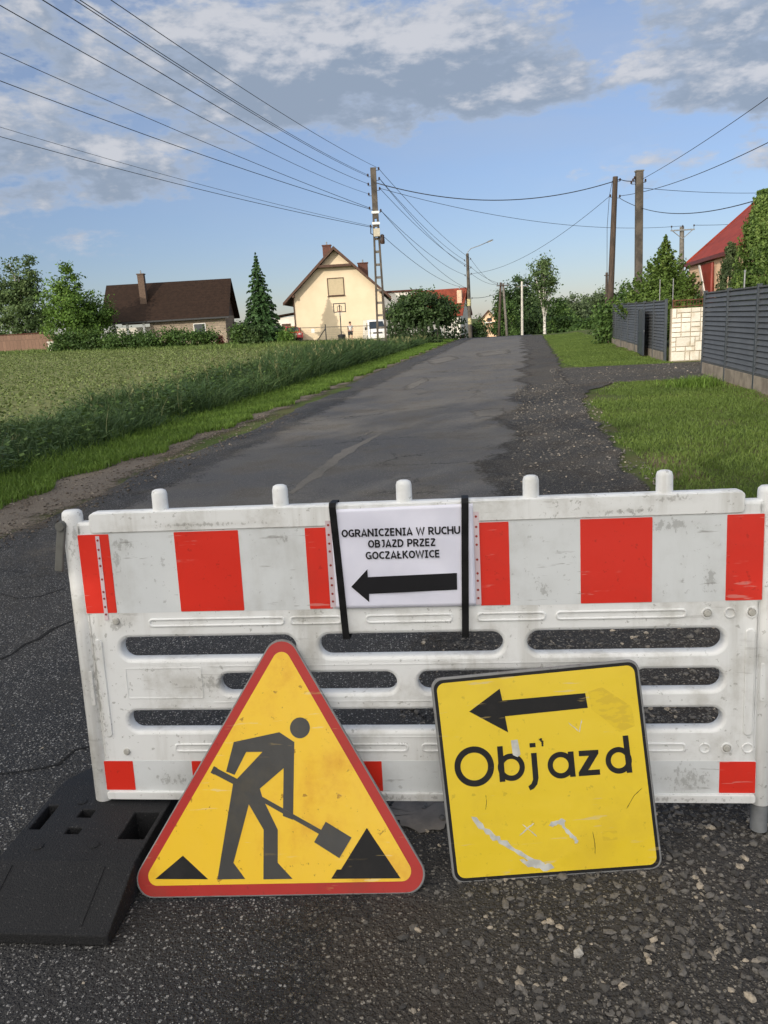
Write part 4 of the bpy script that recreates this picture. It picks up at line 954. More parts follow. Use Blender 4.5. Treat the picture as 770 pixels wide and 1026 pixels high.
tree('round_tree', 'dark dense round-headed tree behind the lattice pole', 'tree', 425, 337, 292, 58, [(0, 0, .64, .56, .5, .30), (-.36, 0, .58, .30, .33, .24), (.36, 0, .56, .30, .33, .24), (-.1, 0, .80, .36, .3, .19)], LEAF_DARK, 190, 60, .24, .11, .12, trunk_h=.5)
bush('shrub', 'small bush behind the lattice pole and the cream house corner', 395, 412, 338, 300, 70, LEAF_DARK, 1.2, 30, 40, .1)
# hedge and bushes about the brown roofed house
bush('hedge', 'long unclipped green hedge below the brown roof', 104, 216, 348, 330.5, 69, LEAF_MID, 1.6, 230, 45, .11, .26, 'hedge')
bush('shrub', 'leafy bush at the foot of the bright pointed tree', 56, 106, 349, 331, 70, LEAF_MID, 1.4, 90, 45, .11)
bush('shrub', 'green shrub between the brown roofed house and the spruce', 232, 245, 345, 323, 68, LEAF_MID, 1.2, 40, 45, .1)
bush('shrub', 'dark shrub at the spruce foot beside the pale shed', 245, 262, 345, 326, 68, LEAF_DARK, 1.2, 50, 45, .1)
bush('shrub', 'light green shrub beside the red car', 283, 293.5, 344, 327, 68, LEAF_LIGHT, 1., 42, 40, .09)
bush('shrub', 'small red-leaved shrub by the stone wall corner of the brown roofed house', 216, 224, 345, 336, 70, REDLEAF, .7, 16, 40, .07, .15)
bush('shrub', 'dark bush far behind the spruce and the brown roofed house', 236, 256, 343, 318, 84, LEAF_MID, 1.6, 40, 40, .13)
SMALL_TH = leaf_mat('young_thuja_scales', (.022, .042, .016), (.045, .080, .028), (.085, .13, .05), .1, 1.2)
# row of small thujas, then a close thuja hedge, by the road
for i, (x, yt, w) in enumerate([(391, 321, .62), (397, 320, .6), (403, 322, .55), (409, 321, .62), (415, 323, .55), (421, 322, .62), (427, 321, .55), (433, 322, .6), (439, 321, .6)]):
    thuja('small_thuja', 'slim dark cone-shaped thuja in the row under the round-headed tree', x, 338, yt, 53, w * 1.15, SMALL_TH, 'small thujas in a row under the round-headed tree', .06, 3400, .85, tuft=.05)
for i, x in enumerate([446, 450, 454, 458, 462, 466]):
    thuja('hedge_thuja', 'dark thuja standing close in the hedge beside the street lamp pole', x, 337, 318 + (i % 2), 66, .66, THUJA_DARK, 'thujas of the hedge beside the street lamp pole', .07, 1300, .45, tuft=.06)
bush('shrub', 'dark shrub beyond the street lamp pole at the road crest', 474, 486, 337, 318, 78, LEAF_DARK, 1.4, 60, 45, .1)
# far side, beyond the crest of the road
tree('roadside_tree', 'dark tree behind the white far pole', 'tree', 519, 334, 275, 108, [(-.02, 0, .42, .26, .26, .28), (.10, 0, .62, .20, .2, .2), (-.12, 0, .66, .15, .15, .17), (.05, 0, .86, .13, .13, .13), (.2, 0, .40, .18, .2, .22), (.24, 0, .78, .08, .1, .1)], LEAF_DARK, 130, 60, .5, .19, .2)
tree('roadside_tree', 'lighter narrow tree between the bent far pole and the white far pole', 'tree', 508, 334, 300, 98, COLUMN, LEAF_MID, 80, 60, .4, .16, .12)
HAZEL = [(0, 0, .5, .5, .5, .45), (-.4, 0, .4, .35, .35, .35), (.4, 0, .42, .35, .35, .36)]
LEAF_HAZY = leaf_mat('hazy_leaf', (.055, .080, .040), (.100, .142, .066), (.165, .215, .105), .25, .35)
SLIM = [(0, 0, .30, .24, .24, .24), (-.08, 0, .55, .20, .2, .2), (.12, 0, .58, .17, .17, .2), (.02, 0, .80, .13, .13, .16), (-.16, 0, .74, .08, .1, .12)]
for lab, x, yt, Y, m_, L_ in (('bushy tree to the birch side of the white far pole', 531, 309, 104, LEAF_DARK, HAZEL), ('dense bushy tree under the pale dying birch', 557, 299, 112, LEAF_MID, BROAD), ('rounded tree just beyond the pale dying birch', 573, 294, 118, LEAF_HAZY, SLIM),
                          ('grey-green tree at the middle of the far tree line', 588, 295, 126, LEAF_HAZY, BROAD), ('slim tree behind the thin far wooden pole', 601, 291, 122, LEAF_HAZY, SLIM), ('tall tree beyond the end of the louvred fence', 624, 284, 95, LEAF_MID, BROAD), ('low tree at the road crest under the tree line', 568, 316, 100, LEAF_MID, HAZEL), ('rounded bush-like tree below the thin far wooden pole', 598, 316, 92, LEAF_MID, HAZEL)):
    tree('far_tree', lab, 'tree', x, 336, yt, Y, L_, m_, 120, 46, .42, .18, .18, group='trees of the far tree line')
# the pale, half-dead birch
p = on_ground(at(546, 333, 95)); birch = thing('birch', 'pale half-dead birch with a white trunk and thin crown', 'tree', loc=p)
h = at(545, 258, 95).z - p.z
o, C = clump_crown('crown', birch, p, [(0, 0, h * .80, 1.5, 1.2, h * .16), (-.9, 0, h * .66, .8, .8, h * .10), (1.1, 0, h * .70, .8, .8, h * .12), (0, 0, h * .55, .9, .9, h * .1), (.2, 0, h * .95, .6, .6, h * .06), (-.3, 0, h * .88, 1.1, .8, h * .08)], 105, 44, .32, .14, LEAF_BIRCH, .3)
trunk_mesh('trunk', birch, p, h * .96, .22, BIRCHBARK, C, 22)
# garden of the red roofed house
THUJA_GREY = leaf_mat('grey_thuja_scales', (.030, .05, .018), (.065, .095, .036), (.12, .155, .065), .15, 1.2)
conifer('loose_thuja', 'broad feathery light green thuja behind the louvred fence', 664, 350, 236, 31, 3.5, THUJA, leaf=.06, whorls=36, dens=1.25, droop=-.55, power=1.05)
thuja('thuja', 'slim grey-green cone-shaped thuja before the red roof', 728, 345, 243, 22, .95, THUJA_GREY, leaf=.042, n=16000, power=.6, tuft=.08)
thuja('thuja', 'tall broad bright green thuja rising past the red roof', 760, 345, 191, 20, 1.75, THUJA, leaf=.042, n=46000, power=.6, tuft=.10)
thuja('thuja', 'bulky thuja standing at the picture edge behind the fence', 781, 345, 240, 19, 1.6, THUJA, leaf=.042, n=26000, power=.5, tuft=.09)
bush('climber', 'leafy climber hanging over the far end of the louvred fence', 602, 624, 338, 299, 36.5, LEAF_MID, 1.4, 110, 50, .09, .24, 'plant')
bush('shrub', 'low shrub behind the stone wall and its rusty railing', 686, 706, 340, 290, 25.5, LEAF_MID, .8, 40, 45, .05, .14)
bush('shrub', 'bushy shrub seen over the fence in front of the feathery thuja', 632, 655, 345, 293, 33, THUJA, 1.2, 60, 45, .08, .2)

# ------------------------------------------------------------------ houses
def tile_mat(name, c, c2, rows=3.2, rough=.6, axis=2):
    m, t, bs = new_mat(name); v = coords(t); sep = t.node('ShaderNodeSeparateXYZ', {0: v})
    wv = t.math('FRACT', t.math('MULTIPLY', sep.outputs[axis], rows)); n = t.noise(v, 3, 5)
    t.set(bs.inputs['Base Color'], t.mix(t.ramp(n, .35, .65), c, c2)); bs.inputs['Roughness'].default_value = rough; bs.inputs['Specular IOR Level'].default_value = .12
    vv = t.node('ShaderNodeMapping', {0: v, 'Scale': (5, 5, 1)}).outputs[0]
    bump(t, bs, t.math('ADD', wv, t.math('MULTIPLY', t.noise(vv, 2, 2), .2)), .8, .04); return m
ROOF_BROWN = tile_mat('brown_tiles', (.027, .0155, .0105), (.020, .0115, .008), 4)
ROOF_RED = tile_mat('red_tiles', (.21, .050, .030), (.15, .038, .024), 3.5)
ROOF_MAROON = tile_mat('red_sheet_tiles', (.26, .044, .028), (.20, .034, .022), 2.6, .6)
ROOF_DULL = tile_mat('dull_tiles', (.11, .045, .034), (.075, .033, .026), 3.5)
CREAM = mat('cream_render', (.66, .55, .395), .85, (.615, .51, .36), .7, bmp=.15, bscale=60)
ORANGE = mat('peach_render', (.72, .50, .33), .85, (.66, .45, .30), .8)
WHITE_R = mat('white_render', (.72, .70, .64), .85, (.64, .62, .57), .8)
TIMBER = mat('brown_timber', (.085, .042, .026), .7, (.055, .028, .018), 5)
BRICK = mat('brown_brick', (.13, .055, .04), .9, (.075, .035, .028), 9)
BLIND = mat('beige_blind', (.46, .38, .25), .7, (.42, .35, .23), 4)
def block_mat(name, c, c2, joint, w, h, axis='XZ', mort=.012):
    m, t, bs = new_mat(name); v = coords(t); sep = t.node('ShaderNodeSeparateXYZ', {0: v})
    cv = t.node('ShaderNodeCombineXYZ', {0: sep.outputs[0] if axis[0] == 'X' else sep.outputs[1], 1: sep.outputs[2]}).outputs[0]
    br = t.node('ShaderNodeTexBrick', {'Vector': cv, 'Color1': (*c, 1), 'Color2': (*c2, 1), 'Mortar': (*joint, 1), 'Scale': 1.0, 'Mortar Size': mort, 'Brick Width': w, 'Row Height': h, 'Bias': 0.0})
    n = t.noise(v, 8, 5); t.set(bs.inputs['Base Color'], t.mix(t.math('MULTIPLY', t.ramp(n, .4, .7), .4), br.outputs[0], tuple(x * .6 for x in c))); bs.inputs['Roughness'].default_value = .9
    bump(t, bs, t.math('ADD', t.math('MULTIPLY', br.outputs['Fac'], -1), t.math('MULTIPLY', n, .4)), .5, .015); return m
BLOCKS = block_mat('stone_blocks', (.36, .29, .22), (.27, .22, .17), (.16, .14, .12), .5, .24)

def loc_frame(g, yaw):
    return Matrix.Translation(g) @ Matrix.Rotation(yaw, 4, 'Z')
def gable_walls(b, w, d, eave, ridge, x0=0):
    """walls with the gables on -y and +y; centre at x0, front on y=0"""
    poly = [(x0 - w / 2, 0, -.3), (x0 + w / 2, 0, -.3), (x0 + w / 2, 0, eave), (x0, 0, ridge), (x0 - w / 2, 0, eave)]
    return b.prism(poly, (0, d, 0))
def gable_roof(b, w, d, eave, ridge, over, front, thick=.16, x0=0):
    sl = (ridge - eave) / (w / 2)
    for s in (-1, 1):
        xe = x0 + s * (w / 2 + over); ze = eave - sl * over
        p = [(x0, -front, ridge + .02), (xe, -front, ze + .02), (xe, -front, ze + .02 + thick), (x0, -front, ridge + thick + .1)]
        b.prism(p, (0, d + 2 * front, 0))
    return b
def window(parent, x, z, w, h, y, frame_m, pane_m, out=-1, name='window', fr=.07):
    b = MB()
    for dx in (-1, 1): b.box((x + dx * (w / 2 - fr / 2), y + out * .03, z), (fr, .08, h))
    for dz in (-1, 1): b.box((x, y + out * .03, z + dz * (h / 2 - fr / 2)), (w - 2 * fr, .08, fr))
    wf = b.build(name, frame_m, parent, True)
    b = MB(); b.box((x, y + out * .012, z), (w - 2 * fr, .02, h - 2 * fr)); b.build('pane', pane_m, wf, True)
    b = MB(); b.box((x, y + out * .07, z - h / 2 - .03), (w + .12, .16, .04)); b.build('sill', frame_m, wf, True)
    return wf
def chimney(parent, x, y, z0, z1, w, d, m, cap=True):
    b = MB(); b.box((x, y, (z0 + z1) / 2), (w, d, z1 - z0)); 
    if cap: b.box((x, y, z1 + .05), (w + .12, d + .12, .10))
    c = b.build('chimney', m, parent, True)
    b = MB(); b.tube([(x, y, z1 + .1), (x, y, z1 + .4)], .07, 8); b.build('flue', GALV, c, True)
    return c

# cream house with the gable towards the camera
Yh = 78.0; g = on_ground(at(341.2, 341, Yh)); ppm = F_PX / Yh
HW = 85.5 / ppm; base_y = 341.0
def hz_at(px, py, Y): return at(px, py, Y).z
eave = hz_at(296, 296.5, Yh) - g.z; ridge = hz_at(334.5, 251, Yh) - g.z
house = thing('gable_house', 'cream house with brown roof edges and its gable facing the field', 'house', loc_frame(g, -.02))
b = gable_walls(MB(), HW, 11, eave, ridge); b.build('wall', CREAM, house, True)
rf = gable_roof(MB(), HW, 11, eave, ridge, .92, .7, .2).build('roof', ROOF_BROWN, house, True)
sl = (ridge - eave) / (HW / 2)
b = MB()
for s in (-1, 1):                                    # barge boards, purlin ends
    xe, ze = s * (HW / 2 + .94), eave - sl * .94
    b.prism([(0, -.705, ridge + .04), (xe, -.705, ze - .02), (xe, -.705, ze + .26), (0, -.705, ridge + .36)], (0, -.06, 0))
b.build('barge_board', TIMBER, rf, True)
zc = hz_at(337, 266.5, Yh) - g.z; hw_ = (ridge - zc) / sl
b = MB(); b.box((0, -.35, zc), (hw_ * 2 + .1, .72, .22)); b.build('collar_beam', TIMBER, house, True)
for s in (-1, 1):
    b = MB(); b.box((s * (HW / 2 - .1), -.35, eave - .05), (.2, .72, .24)); b.build('purlin_end', TIMBER, house, True)
wx = (337 - 341.2) / ppm + .30; window(house, wx + .05, hz_at(337, 287.3, Yh) - g.z, 1.62, 1.68, 0, TIMBER, BLIND)
chimney(rf, (327.3 - 341.2) / ppm + .5, 3.2, ridge - 2.2, hz_at(327, 246, Yh) - g.z + .25, .82, .7, BRICK)
chimney(rf, (361.5 - 341.2) / ppm + .5, 4.5, ridge - 4.0, hz_at(361, 263, Yh) - g.z + .2, 1.0, .7, BRICK)
b = MB(); b.tube([(-HW / 2 + .02, -.07, .1), (-HW / 2 + .02, -.07, eave - .2)], .055, 8); b.build('downpipe', TIMBER, house, True)
b = MB(); b.box((-HW / 2 - 1.1, 4.2, 1.2), (2.2, 3.5, 2.9)); b.build('side_wing', WHITE_R, house, True)
b = MB(); b.prism([(-HW / 2 - 2.6, 2.1, 2.66), (-HW / 2 - .002, 2.1, 2.95), (-HW / 2 - .002, 2.1, 3.09), (-HW / 2 - 2.6, 2.1, 2.80)], (0, 4.3, 0)); b.build('wing_roof', ROOF_BROWN, house, True)
b = MB(); b.box((-HW / 2 - 1.2, 2.43, 1.0), (.9, .05, 2.0)); b.build('door', TIMBER, house, True)

# house with the long brown roof
Yb = 78.0; g = on_ground(at(168, 345, Yb)); pb = F_PX / Yb
bh = thing('brown_roof_house', 'low house with a long dark brown tiled roof and pale block wall', 'house', loc_frame(g, .02))
Lw = 123 / pb; ze = hz_at(168, 322, Yb) - g.z; zr = hz_at(168, 284.5, Yb + 3.5) - g.z; run = 3.6
x0, x1 = -Lw / 2 - .05, Lw / 2 + .1
rb = MB()
rb.prism([(x0, 0, ze), (x0 , run, zr), (x0, run, zr + .2), (x0, 0, ze + .2)], (x1 - x0, 0, 0))
rb.prism([(x0, run, zr + .003), (x0, 2 * run, ze), (x0, 2 * run, ze + .2), (x0, run, zr + .197)], (x1 - x0, 0, 0))
rf = rb.build('roof', ROOF_BROWN, bh, True)
b = MB(); b.box(((x0 + x1) / 2, -.06, ze + .08), (x1 - x0, .10, .16)); b.build('gutter', DARKMETAL, rf, True)
wl = (152 - 168) / pb
b = MB(); b.box(((wl + x1 - .5) / 2, .55 + 2.9, (ze + .6) / 2 - .3), (x1 - .5 - wl, 5.8, ze + .6)); b.build('wall', BLOCKS, bh, True)
b = MB(); s_ = (zr - ze) / run
b.prism([(x1 - .55, .6, ze + .3), (x1 - .55, 2 * run - .6, ze + .3), (x1 - .55, run, zr - .1)], (.04, 0, 0)); b.build('gable_boarding', TIMBER, bh, True)
for px in (106, 118.5, 131, 147):
    b = MB(); b.box(((px - 168) / pb, .25, ze / 2 - .15), (.20, .20, ze + .3)); b.build('porch_post', WHITEPAINT, bh, True)
b = MB(); b.box(((x0 + wl) / 2, 4.2, .9), (wl - x0, .1, 2.2)); b.build('rear_screen', WHITE_R, bh, True)
window(bh, (200 - 168) / pb, 1.5, .0 + 1.2, 1.0, .55, WHITEPAINT, GLASS)
cx = (143 - 168) / pb + .3; chimney(rf, cx, 1.9, ze + 1.3, hz_at(143, 276, Yb + 1.5) - g.z + .1, .62, .62, mat('pale_brick', (.12, .082, .06), .9, (.09, .06, .045), 8))

# brown wall by the tall trees, small gate pillar
a, c = on_ground(at(-14, 350, 76)), on_ground(at(57, 350, 76)); top = hz_at(30, 334.5, 76)
gw = thing('garden_wall', 'reddish brown boundary wall below the tall trees', 'wall', loc=(a + c) / 2)
BW = block_mat('wall_boards', (.20, .12, .085), (.16, .095, .068), (.09, .06, .045), .35, 2.0)
b = MB(); m_ = (a + c) / 2; b.bar(Vector((a.x, a.y, (top + a.z) / 2 - .2)), Vector((c.x, c.y, (top + c.z) / 2 - .2)), .16, top - m_.z + .3); b.build('panel', BW, gw)
b = MB(); b.bar(Vector((a.x, a.y, top + .02)), Vector((c.x, c.y, top + .02)), .24, .08); b.build('coping', ROOF_DULL, gw)
def box_thing(name, label, cat, px, py0, py1, Y, w, d, m, capm=None, sub='body', capname='cap'):
    g = on_ground(at(px, py0, Y)); h = hz_at(px, py1, Y) - g.z; t = thing(name, label, cat, loc=g)
    b = MB(); b.box((0, 0, h / 2 - .1), (w, d, h + .2)); b.build(sub, m, t, True, bevel=.02)
    b = MB(); b.box((0, 0, h + .04), (w + .1, d + .1, .08)); b.build(capname, capm or m, t, True, bevel=.015); return t
box_thing('gate_pillar', 'short pale pillar at the end of the brown wall', 'pillar', 53, 351, 343, 73, .55, .4, WHITE_R)
sh = box_thing('shed', 'small pale shed behind shrubs between spruce and brown roofed house', 'shed', 243, 344, 331.5, 80, .9, .9, WHITE_R, ROOF_DULL, 'wall', 'roof')
b = MB(); b.box((0.05, -.47, .75), (.4, .04, 1.4)); b.build('door', TIMBER, sh, True)

# white house and red roofed house behind the round tree
Yw = 96; g = on_ground(at(396, 337, Yw)); pw = F_PX / Yw
wh = thing('white_house', 'white house partly seen behind the lattice pole and round-headed tree', 'house', loc_frame(g, 0))
zt = hz_at(396, 293, Yw) - g.z
b = MB(); b.box((.6, 3, zt / 2 - .2), (5.2, 6, zt + .4)); b.build('wall', WHITE_R, wh, True)
b = MB(); b.box((.6, 3, zt + .12), (5.6, 6.4, .2)); b.build('roof', ROOF_DULL, wh, True)
window(wh, -.6, zt * .62, .9, 1.0, 0, TIMBER, GLASS)
Yr = 92; g = on_ground(at(446, 337, Yr)); pr = F_PX / Yr
rh = thing('red_roof_house', 'white house with a bright orange-red tiled roof behind the thuja hedge', 'house', loc_frame(g, -.30))
zr = hz_at(460, 289.5, Yr) - g.z; ze = hz_at(452, 317, Yr) - g.z; run = 3.2; x0, x1 = -6.0, 2.2
rb = MB(); rb.prism([(x0, 0, ze), (x0, run, zr), (x0, run, zr + .2), (x0, 0, ze + .2)], (x1 - x0, 0, 0)); rb.prism([(x0, run, zr + .003), (x0, 2 * run, ze), (x0, 2 * run, ze + .2), (x0, run, zr + .197)], (x1 - x0, 0, 0))
rf = rb.build('roof', ROOF_RED, rh, True)
b = MB(); b.box(((x0 + x1) / 2, run, (ze + .2) / 2 - .2), (x1 - x0 - .7, 2 * run - .9, ze + .5)); b.prism([(x1 - .36, .5, ze), (x1 - .36, 2 * run - .5, ze), (x1 - .36, run, zr - .15)], (-.2, 0, 0)); b.build('wall', WHITE_R, rh, True)
chimney(rf, 1.6, 1.6, ze + 1.2, ze + 2.9, .55, .5, mat('pale_render', (.6, .42, .3), .8), False)
window(rh, -1.0, ze * .55, 1.2, 1.1, .45, WHITEPAINT, GLASS)
Yo = 138; g = at(490, 327, Yo); g = Vector((g.x, g.y, hz(*st_of(g)))); oh = thing('small_house', 'small orange gabled house with a dull red roof beyond the road crest', 'house', loc_frame(g, -.15))
po = F_PX / Yo; zr = hz_at(487, 312, Yo) - g.z; ze = hz_at(487, 320.5, Yo) - g.z
b = gable_walls(MB(), 2.9, 6, ze, zr); b.build('wall', ORANGE, oh, True); rf = gable_roof(MB(), 2.9, 6, ze, zr, .4, .4, .16).build('roof', ROOF_DULL, oh, True)
b = MB(); b.prism([(1.2, .5, ze - .2), (1.2, 3.2, zr + .15), (1.2, 5.5, ze - .2)], (2.2, 0, 0)); b.build('cross_wing', ROOF_DULL, oh, True)
window(oh, .15, ze + .05, .8, .5, 0, TIMBER, GLASS); b = MB(); b.box((.9, -.5, ze - .45), (3.4, 1.1, .14)); b.build('porch_roof', WHITEPAINT, oh, True)
for x in (-.6, 2.4):
    b = MB(); b.box((x, -.95, (ze - .5) / 2), (.12, .12, ze - .5)); b.build('porch_post', WHITEPAINT, oh, True)
chimney(rf, 1.2, 2.5, zr - .4, zr + .5, .5, .5, BRICK)

# house with the big red roof behind the fence
E0 = at(688.5, 268, 34.0); dirn = Vector((-SA, -CA, 0)); rr = Vector((CA, -SA, 0))
g = Vector((E0.x, E0.y, 0)); Mx = Matrix((dirn * -1, rr, Vector((0, 0, 1)))).transposed().to_4x4(); Mx.translation = g    # local x = away, y = from the road, z = up
bigh = thing('red_roof_villa', 'orange house with a wide dark red roof behind the thujas and the fence', 'house', Mx)
ez = E0.z; run = 5.2; rise = run * .86; LEN = 15
rb = MB(); rb.prism([(0, 0, ez), (0, run, ez + rise), (0, run, ez + rise + .2), (0, 0, ez + .18)], (-LEN, 0, 0)); rb.prism([(0, run, ez + rise + .003), (0, 2 * run, ez), (0, 2 * run, ez + .18), (0, run, ez + rise + .197)], (-LEN, 0, 0))
rf = rb.build('roof', ROOF_MAROON, bigh, True)
b = MB(); b.box((-LEN / 2, -.07, ez + .08), (LEN, .13, .13)); b.build('gutter', mat('maroon_trim', (.13, .02, .016), .45), rf, True)
b = MB(); b.prism([(-.03, -.05, ez - .12), (-.03, run, ez + rise - .12), (-.03, run, ez + rise + .22), (-.03, -.05, ez + .22)], (.05, 0, 0)); b.build('barge_board', ROOF_MAROON, rf, True)
b = MB(); b.box((-LEN / 2 + .02, run + .05, ez / 2), (LEN - .2, 2 * run - .02, ez + .26)); b.build('wall', ORANGE, bigh, True)
b = MB(); b.prism([(-.40, 1.2, ez + .1), (-.40, 2 * run - .9, ez + .1), (-.40, run, ez + rise - .5)], (-.2, 0, 0)); b.build('gable_wall', ORANGE, bigh, True)
def along(px, y, z):
    lo, hi = -13.0, 0.0
    for _ in range(40):
        m_ = (lo + hi) / 2; q_ = Mx @ Vector((m_, y, z)); v_ = q_ - CAM; X = W_PX / 2 + F_PX * v_.dot(_rt) / v_.dot(_fw)
        if X > px: lo = m_
        else: hi = m_
    return lo
b = MB(); xa, xb, xc = along(702.5, 0, ez - .1), along(714, 0, ez - .1), along(710, 0, 1.6)
b.prism([(xa, -.02, ez - .06), (xb, -.02, ez - .06), (along(714, 0, 1.6), -.02, 1.5), (xc, -.02, 1.5)], (0, .2, 0)); b.build('entrance_roof', ROOF_MAROON, bigh, True)
b = MB(); b.prism([(xa + .22, -.06, ez - .05), (xa, -.06, ez - .05), (xc, -.06, 1.5), (xc + .22, -.06, 1.5)], (0, .2, 0)); b.build('entrance_board', WHITE_R, bigh, True)
b = MB(); xd = along(715.5, 0, 2.2); b.tube([(xd, -.08, .2), (xd, -.08, ez - .1)], .05, 8); b.build('downpipe', mat('maroon_pipe', (.22, .04, .03), .5), bigh, True)
xw = along(722, .2, 2.2); window(bigh, 0, 0, .1, .1, 0, WHITEPAINT, GLASS) if False else None

# ------------------------------------------------------------------ fences
SLATE = mat('slate_blue_sheet', (.076, .081, .086), .5, (.062, .066, .071), 3, spec=.3)
POSTM = mat('slate_post', (.045, .055, .068), .45, (.036, .045, .056), 6)
PLINTH = mat('concrete_plinth', (.24, .21, .17), .9, (.15, .13, .105), 4, bmp=.4, bscale=40)
def louvred_fence(label, s_list, t0, height, plinth=.26):
    g = st(s_list[0], t0); th = thing('louvred_fence', label, 'fence', loc=g)
    first = {}
    for i, s in enumerate(s_list):
        p = st(s, t0); b = MB(); b.bar(p - Vector((0, 0, .1)), p + Vector((0, 0, height + .03)), .075, .075, (SA, CA, 0)); b.build('post', POSTM, th, bevel=.006)
        b = MB(); b.bar(p + Vector((0, 0, height + .03)), p + Vector((0, 0, height + .045)), .085, .085, (SA, CA, 0)); b.build('post_cap', POSTM, th)
    for s0, s1 in zip(s_list, s_list[1:]):
        L_ = s1 - s0 - .09; m_ = (s0 + s1) / 2; p = st(m_, t0); nsl = 15; b = MB()
        R = Matrix((Vector((SA, CA, 0)), Vector((-CA, SA, 0)), Vector((0, 0, 1)))).transposed()
        z0, z1 = plinth + .04, height - .02; dz = (z1 - z0) / nsl
        for k in range(nsl):
            Rk = R @ Matrix.Rotation(.42, 3, 'X'); b.box(p + Vector((0, 0, z0 + dz * (k + .5))), (L_, .012, dz * 1.02), Rk)
        b.box(p + Vector((0, 0, z1 + .015)), (L_, .05, .03), R); b.box(p + Vector((0, 0, z0 - .02)), (L_, .05, .03), R)
        b.build('louvre_panel', SLATE, th)
        b = MB(); b.box(p + Vector((0, 0, plinth / 2 - .05)), (L_ + .05, .06, plinth + .1), R); b.build('plinth', PLINTH, th, bevel=.006)
    return th
louvred_fence('long slate blue louvred fence on concrete plinths on the camera side of the driveway', [2.65, 4.7, 6.75, 8.8, 10.85, 12.9, 14.95, 17.0, 19.05], 4.16, 1.80)
louvred_fence('slate blue louvred fence beyond the driveway running to the leafy climber', [23.9 + 2.0 * i for i in range(8)], 4.16, 1.72)
# small side gate standing open in front of the far fence
s0 = 28.3; g = st(s0, 4.0); th = thing('side_gate', 'dark metal garden gate standing open against the far louvred fence', 'gate', loc=g)
a, c = st(s0, 4.04, .08), st(s0 - 1.9, 3.92, .08)
b = MB(); b.bar((a + c) / 2 + Vector((0, 0, .02)), (a + c) / 2 + Vector((0, 0, 1.38)), (c - a).length - .1, .012, (c - a).normalized().cross(Vector((0, 0, 1)))); 
b.build('sheet', mat('gate_sheet', (.045, .055, .07), .4, (.035, .045, .058), 3), th)
b = MB()
for p_, q_ in ((a, a + Vector((0, 0, 1.42))), (c, c + Vector((0, 0, 1.42))), (a, c), (a + Vector((0, 0, 1.42)), c + Vector((0, 0, 1.42))), (a + Vector((0, 0, .7)), c + Vector((0, 0, .7)))): b.bar(p_, q_, .05)
fr = b.build('frame', POSTM, th); b = MB(); b.bar(c + Vector((0, -.06, .75)).lerp(Vector(), 0), c + (a - c) * .2 + Vector((0, -.06, .75)), .025); b.build('handle', GALV, fr)
# stone-faced wall across the gateway
def stone_face_mat():
    m, t, bs = new_mat('stone_facing'); v = coords(t); n = t.noise(v, 5, 6); r = t.node('ShaderNodeAttribute', attribute_name='var').outputs['Fac']
    c = t.mix(r, (.60, .57, .50), (.73, .70, .64)); c = t.mix(t.math('MULTIPLY', t.ramp(n, .45, .7), .45), c, (.42, .34, .22))
    t.set(bs.inputs['Base Color'], c); bs.inputs['Roughness'].default_value = .9; bump(t, bs, t.noise(v, 22, 5), .6, .02); return m
W0, W1 = st(23.75, 4.30), st(23.75, 6.9); wl = thing('stone_wall', 'cream stone-faced wall with uneven slabs at the gateway', 'wall', loc=W0)
R = Matrix((Vector((CA, -SA, 0)), Vector((SA, CA, 0)), Vector((0, 0, 1)))).transposed(); WLn = 2.6; WH = 1.48
MORTAR = mat('mortar', (.50, .44, .34), .95, (.42, .36, .27), 8)
b = MB(); b.box(W0 + R @ Vector((WLn / 2, .16, WH / 2 - .1)), (WLn, .28, WH + .2), R); b.build('core', MORTAR, wl)
grid = [[None] * 20 for _ in range(11)]; cw, ch = WLn / 20, WH / 11; faces = []; rs = random.Random(5)
for j in range(11):
    for i in range(20):
        if grid[j][i]: continue
        w_, h_ = rs.choice([(2, 2), (2, 1), (1, 2), (1, 1), (3, 2), (2, 2), (2, 1)]); w_ = min(w_, 20 - i); h_ = min(h_, 11 - j)
        while any(grid[j][i + k] for k in range(w_)): w_ -= 1
        for q in range(h_):
            for k in range(w_): grid[j + q][i + k] = 1
        faces.append((i * cw, j * ch, w_ * cw, h_ * ch))
b = MB(); fv = []
for x, z, w_, h_ in faces:
    b.box(W0 + R @ Vector((x + w_ / 2, .004, z + h_ / 2)), (w_ - .022, .03 + rs.random() * .012, h_ - .022), R); fv += [rs.random()] * 6
me = b.mesh('stone_facing'); at_ = me.attributes.new('var', 'FLOAT', 'FACE'); at_.data.foreach_set('value', fv)
link_mesh('stone_facing', me, stone_face_mat(), wl, bevel=.008)
RUST = mat('rusty_iron', (.13, .05, .028), .85, (.07, .03, .02), 14)
b = MB(); zt = WH + .02
for x in (.05, .9, 1.75, 2.55): b.bar(W0 + R @ Vector((x, .16, WH - .0)), W0 + R @ Vector((x, .16, WH + .26)), .03)
for z in (WH + .05, WH + .22): b.bar(W0 + R @ Vector((.03, .16, z)), W0 + R @ Vector((2.57, .16, z)), .025)
for k in range(30): b.bar(W0 + R @ Vector((.1 + k * .083, .16, WH + .05)), W0 + R @ Vector((.1 + k * .083, .16, WH + .24)), .012)
b.build('railing', RUST, wl)
